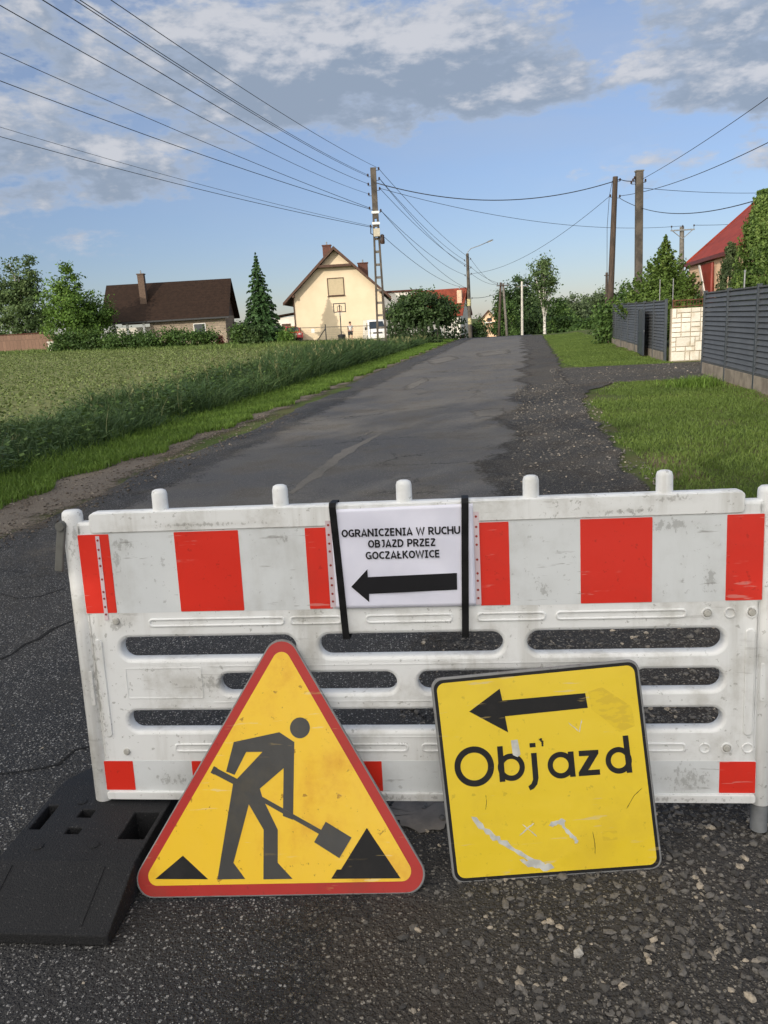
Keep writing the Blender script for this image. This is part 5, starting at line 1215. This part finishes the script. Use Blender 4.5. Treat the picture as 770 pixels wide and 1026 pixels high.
for px, Y, top in ((660, 27, 281), (673, 25.8, 280), (743, 15.2, 272)):
    g = on_ground(at(px, 345, Y)); t = thing('garden_stake', {660: 'thin grey stake before the feathery thuja, farther one', 673: 'thin grey stake beside the white fence tip at the stone wall', 743: 'thin grey stake behind the near louvred fence before the big thuja'}[px], 'stake', loc=g)
    zt_ = at(px, top, Y).z; b = MB(); b.tube([g - Vector((0, 0, .1)), Vector((g.x, g.y, zt_))], .014, 6); b.build('rod', GALV, t)
    b = MB(); b.lathe((g.x, g.y, zt_ - .02), [(0, 0), (.02, 0), (.02, .04), (0, .05)], 8); b.build('tip', GALV, t)

# wire mesh fence in front of the cream house
a, c = on_ground(at(296, 343, 71)), on_ground(at(372, 341, 66)); th = thing('mesh_fence', 'dark wire mesh fence with a braced post before the cream house', 'fence', loc=a)
d = c - a; zh = 1.35; 
for f in (.0, .09, .43, .72, 1.0):
    p = a + d * f; b = MB(); hgt = 1.55 if f == .43 else zh; b.tube([p - Vector((0, 0, .2)), p + Vector((0, 0, hgt))], .05 if f == .43 else .03, 6); b.build('post', DARKMETAL, th)
p = a + d * .43; b = MB(); b.tube([p + Vector((0, 0, 1.2)), p - d * .14 + Vector((0, 0, .0))], .04, 6); b.build('brace', DARKMETAL, th)
b = MB(); b.tube([a + d * .0 + Vector((0, 0, zh - .04)), a + d + Vector((0, 0, zh - .04))], .022, 5)
b.build('top_rail', DARKMETAL, th)
b = MB(); nw = 60
for k in range(nw): b.bar(a + d * (k / nw) + Vector((0, 0, .05)), a + d * (k / nw) + Vector((0, 0, zh - .05)), .006)
for k in range(7): b.bar(a + Vector((0, 0, .1 + k * .19)), c + Vector((0, 0, .1 + k * .19)), .006)
b.build('wire_mesh', DARKMETAL, th)
b = MB(); b.box(a + d * .26 + Vector((0, -.05, 1.02)), (.30, .02, .34)); b.build('plaque', WHITEPAINT, th)
# dark board fence by the street lamp and another beyond the crest
for lab, (x0, y0, Y0), (x1, y1, Y1), h_ in (('dark board fence behind the street lamp pole', (472, 336, 76), (490, 334, 100), 1.5), ('dark board fence behind the white far pole', (508, 334, 95), (546, 333, 99), 1.3)):
    a, c = on_ground(at(x0, y0, Y0)), on_ground(at(x1, y1, Y1)); th = thing('board_fence', lab, 'fence', loc=a); d = c - a; n_ = 22; b = MB()
    if 'far pole' in lab: a = a + Vector((0, 0, .4)); c = c + Vector((0, 0, .4))
    for k in range(n_): b.bar(a + d * ((k + .5) / n_) - Vector((0, 0, .2)), a + d * ((k + .5) / n_) + Vector((0, 0, h_)), d.length / n_ * .86, .03, d.normalized().cross(Vector((0, 0, 1))))
    b.build('boards', mat('dark_boards', (.035, .034, .034), .8), th)
    for k in range(5):
        b = MB(); b.bar(a + d * (k / 4) - Vector((0, .06, .2)), a + d * (k / 4) + Vector((0, -.06, h_ + .08)), .1); b.build('post', DARKMETAL, th)

# ------------------------------------------------------------------ poles
def insulator(parent, p, side=(1, 0, 0), L_=.16):
    p = Vector(p); s_ = Vector(side); e = p + s_ * L_; b = MB()
    b.tube([p, e, e + Vector((0, 0, .06))], .014, 6); i_ = b.build('insulator_pin', DARKMETAL, parent)
    b = MB(); b.lathe(e + Vector((0, 0, .03)), [(0, 0), (.045, 0), (.06, .03), (.035, .06), (.05, .09), (.025, .13), (0, .13)], 10); b.build('insulator', PORC, i_, smooth=50)
    return e + Vector((0, 0, .1))
# lattice pole
P1Y = 43.0
def on_pole(y_px, x0=374.0, y0=168.0, x1=383.5, y1=352.0, Y=P1Y):
    f = (y_px - y0) / (y1 - y0); return at(x0 + (x1 - x0) * f, y_px, Y)
p_top, p_bot = on_pole(168), on_ground(on_pole(351)); lean_ax = (p_top - p_bot).normalized()
lattice = thing('lattice_pole', 'tall weathered concrete lattice pole carrying many wires beside the cream house', 'utility pole', loc=p_bot)
p_split = on_pole(213); sd = Vector((1, 0, 0))
b = MB(); b.bar(p_split - lean_ax * .3, p_top, .30, .22, (0, 1, 0)); b.build('head', CONC_DARK, lattice, bevel=.02)
for s_ in (-1, 1):
    b = MB(); b.bar(p_bot + sd * s_ * .24 - Vector((0, 0, .3)), p_split + sd * s_ * .105, .11, .20, (0, 1, 0)); b.build('leg', CONC_DARK, lattice, bevel=.01)
for k in range(11):
    f = k / 11; q = p_bot.lerp(p_split, f); w_ = .24 + (.105 - .24) * f; b = MB(); b.bar(q + sd * w_ - Vector((0, 0, 0)), q - sd * w_, .12, .14, (0, 1, 0)); b.build('rung', CONC, lattice)
WP = {}
for k, (y, s_) in enumerate(((171, 1), (177, -1), (181, 1), (186, -1), (191, 1), (196, -1), (210, -1), (213, 1), (228, -1), (238, 1))):
    WP[y] = insulator(lattice, on_pole(y) + sd * s_ * .13, (s_, 0, 0))
q = on_pole(234); b = MB(); b.box(q + Vector((.02, -.22, .02)), (.34, .26, .40)); jb = b.build('junction_box', mat('cream_box', (.5, .46, .36), .6), lattice, bevel=.015)
b = MB(); b.tube([q + Vector((-.2, -.25, .35)), q + Vector((-.28, -.25, .3)), q + Vector((-.3, -.2, 0)), q + Vector((-.12, -.2, -.1))], .03, 6); b.build('cable_loop', WIREMAT, lattice)
b = MB(); b.lathe(q + Vector((.30, -.12, -.55)), [(0, 0), (.10, 0), (.12, .08), (.10, .45), (0, .5)], 10); b.build('surge_arrester', PORC, lattice, smooth=50)
for y in (213, 224):
    q = on_pole(y); b = MB(); b.box(q + Vector((0, -.13, 0)), (.40, .05, .12)); b.build('clamp_band', WHITEPAINT, lattice)

def plain_pole(name, label, px0, y0, px1, y1, Y, r0, r1, m, square=False, dz=.3):
    top = at(px0, y0, Y); bot = at(px1, y1, Y); g = on_ground(bot); ax = (top - bot); bot = top - ax * ((top.z - g.z) / ax.z)
    t = thing(name, label, 'utility pole', loc=bot); b = MB()
    if square: b.bar(bot - ax.normalized() * dz, top, r0 * 2, r0 * 1.7, (0, 1, 0))
    else: b.tube([bot - ax.normalized() * dz, bot.lerp(top, .5), top], [r1, (r0 + r1) / 2, r0], 12)
    b.build('shaft', m, t, smooth=50, bevel=.015 if square else 0); return t, bot, top
# street lamp pole
lampp, lb, lt = plain_pole('street_lamp', 'slim concrete pole with a curved street lamp arm at the road side', 468.5, 254, 471.5, 336, 74, .13, .19, CONC_DARK)
b = MB(); pts = [lt + Vector((0, 0, -.3)), lt + Vector((.05, 0, .15)), lt + Vector((.35, 0, .42)), lt + Vector((1.1, 0, .62)), lt + Vector((1.75, 0, .85))]
b.tube(pts, .035, 8); arm = b.build('arm', GALV, lampp, smooth=True)
e = pts[-1]; b = MB(); b.lathe((0, 0, 0), [(0, 0), (.05, .0), (.10, .12), (.13, .4), (.10, .62), (0, .7)], 12, 'X'); 
Rl = Matrix.Rotation(-.33, 3, 'Y'); b.v = [tuple(e + Rl @ Vector((x, y, z * .55))) for x, y, z in b.v]; lh = b.build('lamp_head', mat('lamp_grey', (.16, .17, .18), .5), lampp, smooth=True)
b = MB(); b.box(e + Rl @ Vector((.38, 0, -.06)), (.42, .16, .03), Rl); b.build('lens', mat('lamp_lens', (.5, .5, .48), .2), lh)
LP = {}
for y, s_ in ((260, 1), (261, -1), (266, -1), (268, 1), (274, 1), (275, -1), (287, -1), (297, 1)):
    f = (y - 254) / (336 - 254); LP[(y, s_)] = insulator(lampp, lt.lerp(lb, f) + sd * s_ * .12, (s_, 0, 0))
for y in (300, 318):
    q = lt.lerp(lb, (y - 254) / 82); b = MB(); b.lathe(q, [(0, -.3), (.185, -.3), (.18, .3), (0, .3)], 12); b.build('pole_marking', mat('yellow_band', (.55, .5, .25), .7, (.2, .18, .12), 8), lampp, smooth=50)
# bent double pole and white pole at the crest
tb = at(502, 283, 90); g0 = on_ground(at(499, 330, 90)); g1 = on_ground(at(509, 330, 90)); dp = thing('double_pole', 'dark double pole joined at its top beyond the road crest', 'utility pole', loc=g0)
for gg, q in ((g0, tb), (g1, tb + Vector((.25, 0, -.1)))):
    b = MB(); b.tube([gg - Vector((0, 0, .3)), gg.lerp(q, .5), q], [.17, .15, .12], 8); b.build('leg', WOOD if gg is g0 else CONC, dp, smooth=True)
b = MB(); b.bar(tb + Vector((-.5, -.15, -.35)), tb + Vector((.9, -.15, -.35)), .1); b.build('crossarm', WOOD, dp)
for x in (-.4, .7): insulator(dp, tb + Vector((x, -.15, -.3)), (0, 0, 1), .1)
whp, wb_, wt_ = plain_pole('white_pole', 'thin pale concrete pole with a short crossarm at the road crest', 523.2, 282, 523.5, 334, 92, .11, .17, mat('pale_concrete', (.55, .53, .48), .8, (.42, .40, .36), 4))
b = MB(); q = wt_ + Vector((0, 0, -.55)); b.bar(q - sd * .65, q + sd * .75, .07, .07, (0, 1, 0)); ca_ = b.build('crossarm', CONC, whp)
for x in (-.6, 0, .7): insulator(whp, q + Vector((x, 0, .03)), (0, 0, 1), .1)
b = MB(); b.lathe(wb_, [(0, -.2), (.22, -.2), (.22, .9), (0, .9)], 12); b.build('base_sleeve', CONC_DARK, whp, smooth=50)
# poles behind the fences
wp, wpb, wpt = plain_pole('wooden_pole', 'tall leaning dark wooden pole at the end of the far louvred fence', 616.8, 177, 610.5, 335, 45, .14, .19, WOOD)
b = MB(); b.tube([wpt + Vector((-.16, 0, -.2)), wpt + Vector((-.32, 0, -1.0)), wpt + Vector((-.42, 0, -2.6)), wpt + Vector((-.40, .0, -5.0)), wpt.lerp(wpb, .9) + Vector((-.2, 0, 0))], .014, 5); b.build('hanging_cable', WIREMAT, wp)
wi = [insulator(wp, wpt + Vector((.1, 0, -.25)), (1, 0, 0)), insulator(wp, wpt + Vector((-.1, 0, -1.05)), (-1, 0, 0)), insulator(wp, wpt + Vector((.1, 0, -1.1)), (1, 0, 0))]
cp, cpb, cpt = plain_pole('concrete_pole', 'thick square brown-grey concrete pole behind the feathery thuja', 640.8, 172, 639.5, 345, 40, .165, .2, CONC_DARK, True)
for k in range(3): insulator(cp, cpt + Vector((-.12, 0, -.35 - .1 * k)), (-1, 0, 0), .1 + .08 * k)
insulator(cp, cpt + Vector((.15, 0, -.5)), (1, 0, 0))
b = MB(); b.box(cpt + Vector((0, 0, .03)), (.38, .32, .06)); b.build('cap', CONC, cp)
sp, spb, spt = plain_pole('short_pole', 'thin short wooden pole far behind the tall leaning pole', 608.2, 273, 607.6, 335, 72, .11, .14, WOOD)
b = MB(); b.bar(spt + Vector((-.25, -.1, -.25)), spt + Vector((.25, -.1, -.25)), .08); b.build('crossarm', WOOD, sp)
tp, tpb, tpt = plain_pole('crossarm_pole', 'grey pole with a wide three-insulator crossarm behind the red roofed villa', 683.5, 227, 682.5, 345, 58, .15, .2, CONC)
q = tpt + Vector((0, -.16, -.25)); b = MB(); b.bar(q + sd * -.85, q + sd * .85, .09, .09, (0, 1, 0)); cr = b.build('crossarm', GALV, tp)
b = MB(); 
for s_ in (-1, 1): b.bar(q + sd * s_ * .75, tpt + Vector((0, -.16, -.85)), .05, .05, (0, 1, 0))
b.build('brace', GALV, tp)
ti = [insulator(tp, q + Vector((x, 0, .04)), (0, 0, 1), .14) for x in (-.8, 0, .8)]

# ------------------------------------------------------------------ wires
def wire(a, c, sag, r, label, group, n=26):
    a, c = Vector(a), Vector(c); pts = [a.lerp(c, i / n) - Vector((0, 0, 4 * sag * (i / n) * (1 - i / n))) for i in range(n + 1)]
    b = MB(); b.tube(pts, r, 5); o = b.build('wire', WIREMAT, smooth=True); tag(o, label, 'wire', group); return o
def project(p):
    d = Vector(p) - CAM; z = d.dot(_fw); return W_PX / 2 + F_PX * d.dot(_rt) / z, H_PX / 2 - F_PX * d.dot(_up) / z
def wire_through(a, end_xy, px, py, sag, r, label, group):
    """a wire from point a to a far pole standing at end_xy, at the height that makes it pass the sight line (px, py)"""
    lo, hi = 0.0, 40.0
    for _ in range(50):
        z = (lo + hi) / 2; c = Vector((*end_xy, z)); best = None
        for i in range(1, 200):
            f = i / 200; p = Vector(a).lerp(c, f) - Vector((0, 0, 4 * sag * f * (1 - f)))
            if (p - CAM).dot(_fw) < .3: break
            x, y = project(p)
            if best is None or abs(x - px) < abs(best[0] - px): best = (x, y)
        if best[1] > py: lo = z
        else: hi = z
    return wire(a, Vector((*end_xy, z)), sag, r, label, group)
s1, t1 = st_of(p_bot); prev = st(s1 - 36, t1 - .5); drop1, drop2 = (-22.0, 16.0), (-28.0, 22.0)
gA = 'wires fanning from the lattice pole head over the field'; lA = 'dark overhead wire fanning from the lattice pole head across the clouds'
wire_through(WP[171], prev.xy, 113, 0, .35, .009, lA, gA)
wire_through(WP[177] , prev.xy, 80, 0, .35, .009, lA, gA); wire_through(WP[177] + Vector((0, 0, -.06)), prev.xy, 76, 0, .35, .009, lA, gA)
wire_through(WP[186], prev.xy, 40, 0, .40, .010, lA, gA)
wire_through(WP[196], (prev.x, prev.y), 1, 5, .4, .008, lA, gA)
gB = 'lower house wires from the lattice pole over the field'; lB = 'lower overhead wire sagging from the lattice pole over the field side'
wire_through(WP[210], drop1, 0, 52, .5, .012, lB, gB); wire_through(WP[210] + Vector((0, 0, -.05)), drop1, 0, 80, .55, .014, lB, gB)
wire_through(WP[228], drop2, 0, 127, .7, .009, lB, gB); wire_through(WP[228] + Vector((0, 0, -.06)), drop2, 0, 137, .7, .013, lB, gB)
gC = 'wires between the lattice pole and the street lamp pole'; lC = 'thin wire strung between the lattice pole and the street lamp pole'
for y, k, sg in ((171, (260, 1), .35), (181, (261, -1), .4), (181, (266, -1), .45), (191, (268, 1), .45), (213, (275, -1), .45), (213, (287, -1), .5), (238, (287, -1), .55)):
    wire(WP[y] + Vector((0, 0, random.uniform(-.03, .03))), LP[k], sg, .013, lC, gC)
gD = 'wires between the street lamp pole and the double pole'; lD = 'thin wire between the street lamp pole and the dark double pole'
for k, dx in (((260, 1), -.4), ((268, 1), .7), ((274, 1), .2)): wire(LP[k], tb + Vector((dx, -.15, -.2)), .4, .014, lD, gD)
wire(LP[(297, 1)], tb + Vector((-.1, 0, -1.0)), .2, .022, 'thick short cable between the street lamp pole and the double pole, lowest there', 'cables over the road')
gE = 'cables over the road'
wire(on_pole(184) + Vector((.15, -.1, 0)), wi[0], .95, .024, 'thick black cable crossing high over the road to the leaning wooden pole', gE)
wire(wi[0], cpt + Vector((-.2, 0, -.4)), .05, .022, 'short black cable linking the leaning wooden pole and the square pole', gE)
wire(wi[1], LP[(274, 1)], .9, .013, 'thin cable descending from the leaning wooden pole to the street lamp pole', gE)
def to_edge(a, px, py, Y, sag, r, label): wire(a, at(px, py, Y), sag, r, label, 'cables to the villa side')
to_edge(cpt + Vector((.15, 0, -.35)), 800, 76, 24, .12, .012, 'straight cable rising from the square pole top to the upper picture edge')
to_edge(wi[2], 820, 117, 22, .35, .014, 'sagging black cable from the leaning pole rising over the red villa')
to_edge(wi[2] + Vector((0, 0, -.12)), 800, 186, 22, .75, .016, 'lowest black cable looping low towards the red villa roof')
wire(cpt + Vector((.15, 0, -.75)), at(830, 188, 60), .3, .013, 'thin level wire leaving the square pole towards the villa', 'faint distant wires')
wire(WP[191], ti[1], .8, .013, 'long thin wire from the lattice pole to the crossarm pole behind the villa', 'faint distant wires')
wire(ti[2], at(850, 205, 80), .5, .016, 'faint distant wire from the crossarm pole behind the villa', 'faint distant wires')

# ------------------------------------------------------------------ yard of the cream house
Yp = 71.0
def skin_body(name, verts, edges, radii, material, parent, sub=2):
    me = bpy.data.meshes.new(name); me.from_pydata(verts, edges, []); me.update()
    o = bpy.data.objects.new(name, me); COL.objects.link(o); o.modifiers.new('skin', 'SKIN'); 
    for i, r in enumerate(radii): me.skin_vertices[0].data[i].radius = (r, r) if not hasattr(r, '__len__') else r
    me.skin_vertices[0].data[0].use_root = True
    sb = o.modifiers.new('smooth', 'SUBSURF'); sb.levels = sb.render_levels = sub
    dg = bpy.context.evaluated_depsgraph_get(); dg.update(); m2 = bpy.data.meshes.new_from_object(o.evaluated_get(dg)); bpy.data.objects.remove(o)
    m2.name = name; return link_mesh(name, m2, material, parent, True, True)
SKIN = mat('skin', (.50, .27, .19), .55, (.45, .24, .17), 8)
g = on_ground(at(352, 341, Yp)); person = thing('person', 'person in white shirt and dark shorts standing by the basketball hoop', 'person', loc_frame(g, .3))
J = [(0, 0, .93), (0, 0, 1.10), (0, .01, 1.28), (0, .01, 1.42), (0, 0, 1.50), (0, -.02, 1.58), (0, -.02, 1.68), (.17, .01, 1.38), (.22, -.02, 1.12), (.20, -.14, .90), (-.17, .01, 1.38), (-.23, -.04, 1.14), (-.20, -.20, .98), (.10, 0, .88), (.11, -.02, .50), (.11, .03, .08), (.11, -.12, .04), (-.10, 0, .88), (-.13, -.04, .50), (-.14, .02, .08), (-.15, -.13, .04), (0, -.10, 1.62), (.19, -.17, .82), (-.19, -.26, .92)]
Ed = [(0, 1), (1, 2), (2, 3), (3, 4), (4, 5), (5, 6), (3, 7), (7, 8), (8, 9), (3, 10), (10, 11), (11, 12), (0, 13), (13, 14), (14, 15), (15, 16), (0, 17), (17, 18), (18, 19), (19, 20), (5, 21), (9, 22), (12, 23)]
Rd = [.13, .12, .14, .11, .055, .085, .08, .065, .048, .036, .065, .048, .036, .09, .058, .04, .035, .09, .058, .04, .035, .025, .03, .03]
skin_body('body', J, Ed, Rd, SKIN, person)
skin_body('shirt', [J[0], J[1], J[2], (0, .01, 1.43), J[7], (.21, -.01, 1.22), J[10], (-.22, -.02, 1.22)], [(0, 1), (1, 2), (2, 3), (3, 4), (4, 5), (3, 6), (6, 7)], [.155, .145, .165, .125, .085, .075, .085, .075], WHITEPAINT, person)
skin_body('shorts', [(0, 0, .95), (.10, 0, .86), (.115, -.015, .56), (-.10, 0, .86), (-.125, -.03, .56)], [(0, 1), (1, 2), (0, 3), (3, 4)], [.15, .115, .095, .115, .095], DARKMETAL, person)
b = MB(); b.lathe((0, .0, 1.62), [(.095, -.02), (.112, .05), (.095, .12), (.05, .155), (0, .16)], 12); b.build('hair', mat('brown_hair', (.04, .022, .014), .7), person, True, True)
# basketball hoop
g = on_ground(at(342.7, 341, 74)); hp = thing('basketball_hoop', 'basketball hoop on a pole in front of the cream house', 'basketball hoop', loc_frame(g, 0)); kh = 74 / F_PX
zb0, zb1 = at(342, 312.5, 74).z - g.z, at(342, 304, 74).z - g.z; zb = (zb0 + zb1) / 2; wbd = 11.3 * kh
b = MB(); b.tube([(0, .06, -.2), (0, .06, zb1 - .1)], .05, 8); b.build('pole', DARKMETAL, hp, True)
b = MB(); hh = zb1 - zb0
for z in (zb0, zb1): b.box((0, -.02, z), (wbd + .08, .05, .08))
for x in (-wbd / 2, wbd / 2): b.box((x, -.02, zb), (.08, .05, hh - .08))
for x in (-.2, .2): b.box((x, -.02, zb - .08), (.05, .04, .42))
b.box((0, -.02, zb + .15), (.36, .04, .05)); b.box((0, -.02, zb - .31), (.36, .04, .05)); b.build('backboard_frame', DARKMETAL, hp, True)
b = MB(); n_ = 18; b.tube([(.23 * math.cos(2 * math.pi * k / n_), -.3 + .23 * math.sin(2 * math.pi * k / n_), zb - .3) for k in range(n_ + 1)], .018, 6); rim = b.build('rim', mat('orange_rim', (.5, .1, .02), .5), hp, True)
b = MB()
for k in range(12):
    a0 = 2 * math.pi * k / 12; b.tube([(.22 * math.cos(a0), -.3 + .22 * math.sin(a0), zb - .3), (.13 * math.cos(a0 + .4), -.3 + .13 * math.sin(a0 + .4), zb - .7)], .006, 4)
b.build('net', WHITEPAINT, rim, True)
binm = mat('bin_plastic', (.018, .019, .021), .5)
g = on_ground(at(343, 342, 69.5)); bn = thing('dustbin', 'low black bin at the foot of the basketball hoop', 'bin', loc=g)
b = MB(); b.lathe((0, 0, -.05), [(0, 0), (.27, 0), (.33, .55), (.35, .56), (.35, .60), (0, .60)], 14); b.build('body', binm, bn, True, 50); b = MB(); b.lathe((0, 0, .55), [(.37, 0), (.37, .05), (.2, .12), (0, .13)], 14); b.build('lid', binm, bn, True, 50)

def car(name, label, cat, g, yaw, L_, W_, profile, glassz, paint, wheel_r=.31, wheels=(.18, .80)):
    """profile: side outline as (x fraction, z); cabin glass above glassz; front at x=0 pointing to -y"""
    t = thing(name, label, cat, loc_frame(g, yaw)); pts = [(-W_ / 2, p * L_, z) for p, z in profile]
    m = len(pts); b = MB(); top = max(z for _, z in profile); vs = []
    for k, off in enumerate((0, .06, W_ - .06, W_)):
        for (x, y, z) in pts:
            tuck = max(0, (z - glassz)) / (top - glassz) * .13; xx = -W_ / 2 + off; xx = xx + tuck if k < 2 else xx - tuck
            shr = .985 if k in (0, 3) else 1.0; vs.append((xx, L_ / 2 * (1 - shr) + y * shr - L_ / 2, .22 + (z - .22) * (shr if z > .3 else 1)))
    fs = [(k * m + i, k * m + (i + 1) % m, (k + 1) * m + (i + 1) % m, (k + 1) * m + i) for k in range(3) for i in range(m)] + [tuple(range(m)), tuple(range(4 * m - 1, 3 * m - 1, -1))]
    b.add(vs, fs); b.build('body', paint, t, True, 35)
    for sx in (-1, 1):
        for f in wheels:
            c = (sx * (W_ / 2 - .10), f * L_ - L_ / 2, wheel_r); b = MB(); b.lathe(c, [(wheel_r * .6, -.11), (wheel_r * .95, -.11), (wheel_r, -.07), (wheel_r, .07), (wheel_r * .95, .11), (wheel_r * .6, .11)], 20, 'X'); wv = b.build('wheel', RUBBER_TYRE, t, True, 40)
            b = MB(); b.lathe(c, [(0, -.115), (wheel_r * .62, -.115), (wheel_r * .62, .115), (0, .115)], 14, 'X'); b.build('rim', GALV, wv, True, 40)
    return t
CARPAINT_D = mat('dark_car_paint', (.022, .026, .033), .25, (.018, .021, .027), 2, spec=.6); CARPAINT_R = mat('red_car_paint', (.35, .025, .02), .25, (.3, .022, .018), 2, spec=.6)
VANPAINT = mat('white_van_paint', (.72, .72, .70), .3, (.68, .68, .66), 2, spec=.5)
HATCH = [(0, .32), (0, .62), (.02, .74), (.24, .90), (.38, 1.36), (.50, 1.45), (.78, 1.42), (.93, .98), (1, .86), (1, .34), (.9, .24), (.1, .24)]
def glaze(t, L_, W_, quads_, name='window'):
    for nm, q, m_ in quads_:
        n = (Vector(q[1]) - Vector(q[0])).cross(Vector(q[2]) - Vector(q[0])).normalized(); b = MB(); b.prism([Vector(p) + n * .012 for p in q], -n * .02); b.build(nm, m_, t, True)
LENS = mat('headlight_lens', (.62, .62, .60), .15); TAIL = mat('tail_lens', (.4, .02, .015), .2)
for nm, lab, px, Y, yaw, paint in (('parked_car', 'dark parked car half hidden under the spruce', 276, 75, 1.45, CARPAINT_D), ('parked_car', 'small red parked car at the cream house corner', 293.5, 78.5, .2, CARPAINT_R)):
    g = on_ground(at(px, 341, Y)); t = car(nm, lab, 'car', g, yaw, 4.0, 1.68, HATCH, .92, paint)
    glaze(t, 4, 1.68, [('windscreen', [(-.62, -1.02, .96), (.62, -1.02, .96), (.56, -.50, 1.34), (-.56, -.50, 1.34)], GLASS), ('rear_window', [(.60, 1.66, 1.02), (-.60, 1.66, 1.02), (-.56, 1.18, 1.36), (.56, 1.18, 1.36)], GLASS)] +
          [('side_window', [(s_ * .835, (-.55 if s_ > 0 else 1.3), .96), (s_ * .835, (1.3 if s_ > 0 else -.55), .96), (s_ * .74, (1.0 if s_ > 0 else -.2), 1.34), (s_ * .74, (-.2 if s_ > 0 else 1.0), 1.34)], GLASS) for s_ in (-1, 1)] +
          [('headlight', [(s_ * .55 - .15, -2.005, .62), (s_ * .55 + .15, -2.005, .62), (s_ * .55 + .15, -1.98, .74), (s_ * .55 - .15, -1.98, .74)], LENS) for s_ in (-1, 1)] +
          [('tail_light', [(s_ * .65 + .12, 2.0, .66), (s_ * .65 - .12, 2.0, .66), (s_ * .65 - .12, 2.0, .84), (s_ * .65 + .12, 2.0, .84)], TAIL) for s_ in (-1, 1)])
VAN = [(0, .34), (0, .72), (.015, .98), (.06, 1.12), (.20, 1.82), (.27, 1.98), (.99, 1.98), (1, 1.9), (1, .34), (.92, .26), (.08, .26)]
g = on_ground(at(376, 341, 73)); van = car('van', 'white van parked nose-on beside the cream house', 'van', g, .12, 4.8, 1.72, VAN, 1.1, VANPAINT, .33)
glaze(van, 4.8, 1.72, [('windscreen', [(-.70, -2.08, 1.18), (.70, -2.08, 1.18), (.62, -1.46, 1.80), (-.62, -1.46, 1.80)], GLASS), ('grille', [(-.42, -2.40, .74), (.42, -2.40, .74), (.42, -2.375, .88), (-.42, -2.375, .88)], DARKMETAL), ('number_plate', [(-.26, -2.405, .50), (.26, -2.405, .50), (.26, -2.405, .61), (-.26, -2.405, .61)], WHITEPAINT)] +
      [('headlight', [(s_ * .66 - .16, -2.40, .76), (s_ * .66 + .16, -2.40, .76), (s_ * .66 + .15, -2.37, .94), (s_ * .66 - .15, -2.37, .94)], LENS) for s_ in (-1, 1)] +
      [('side_window', [(s_ * .862, (-1.75 if s_ > 0 else -.6), 1.14), (s_ * .862, (-.6 if s_ > 0 else -1.75), 1.14), (s_ * .76, (-.6 if s_ > 0 else -1.3), 1.72), (s_ * .76, (-1.3 if s_ > 0 else -.6), 1.72)], GLASS) for s_ in (-1, 1)])
for s_ in (-1, 1):
    b = MB(); b.box((s_ * .98, -1.62, 1.22), (.16, .10, .26)); b.build('mirror', DARKMETAL, van, True, bevel=.02)

# ------------------------------------------------------------------ the trees behind the camera that keep the road in shade
for i, (dist, side, h, w) in enumerate(SHADERS := [(17, -1.2, 10.6, 4.6), (17.5, 3.6, 10.2, 4.6), (18, -5.6, 12.2, 5.0), (20, -10.2, 12.0, 5.0), (26, 1.0, 13.4, 5.0)]):
    base = Vector((-math.sin(SUN_PHI), -math.cos(SUN_PHI), 0)) * dist + Vector((math.cos(SUN_PHI), -math.sin(SUN_PHI), 0)) * side
    t = thing('roadside_lime', 'tall leafy roadside tree standing behind the camera', 'tree', loc=base, group='roadside trees behind the camera')
    o, C = clump_crown('crown', t, base, [(0, 0, h * .58, w * .5, w * .5, h * .38), (1, .5, h * .4, w * .48, w * .48, h * .3), (-1, -.5, h * .3, w * .46, w * .46, h * .26)], 260, 46, .55, .24, LEAF_MID, .2)
    trunk_mesh('trunk', t, base, h * .7, .25, BARK, C, 9)
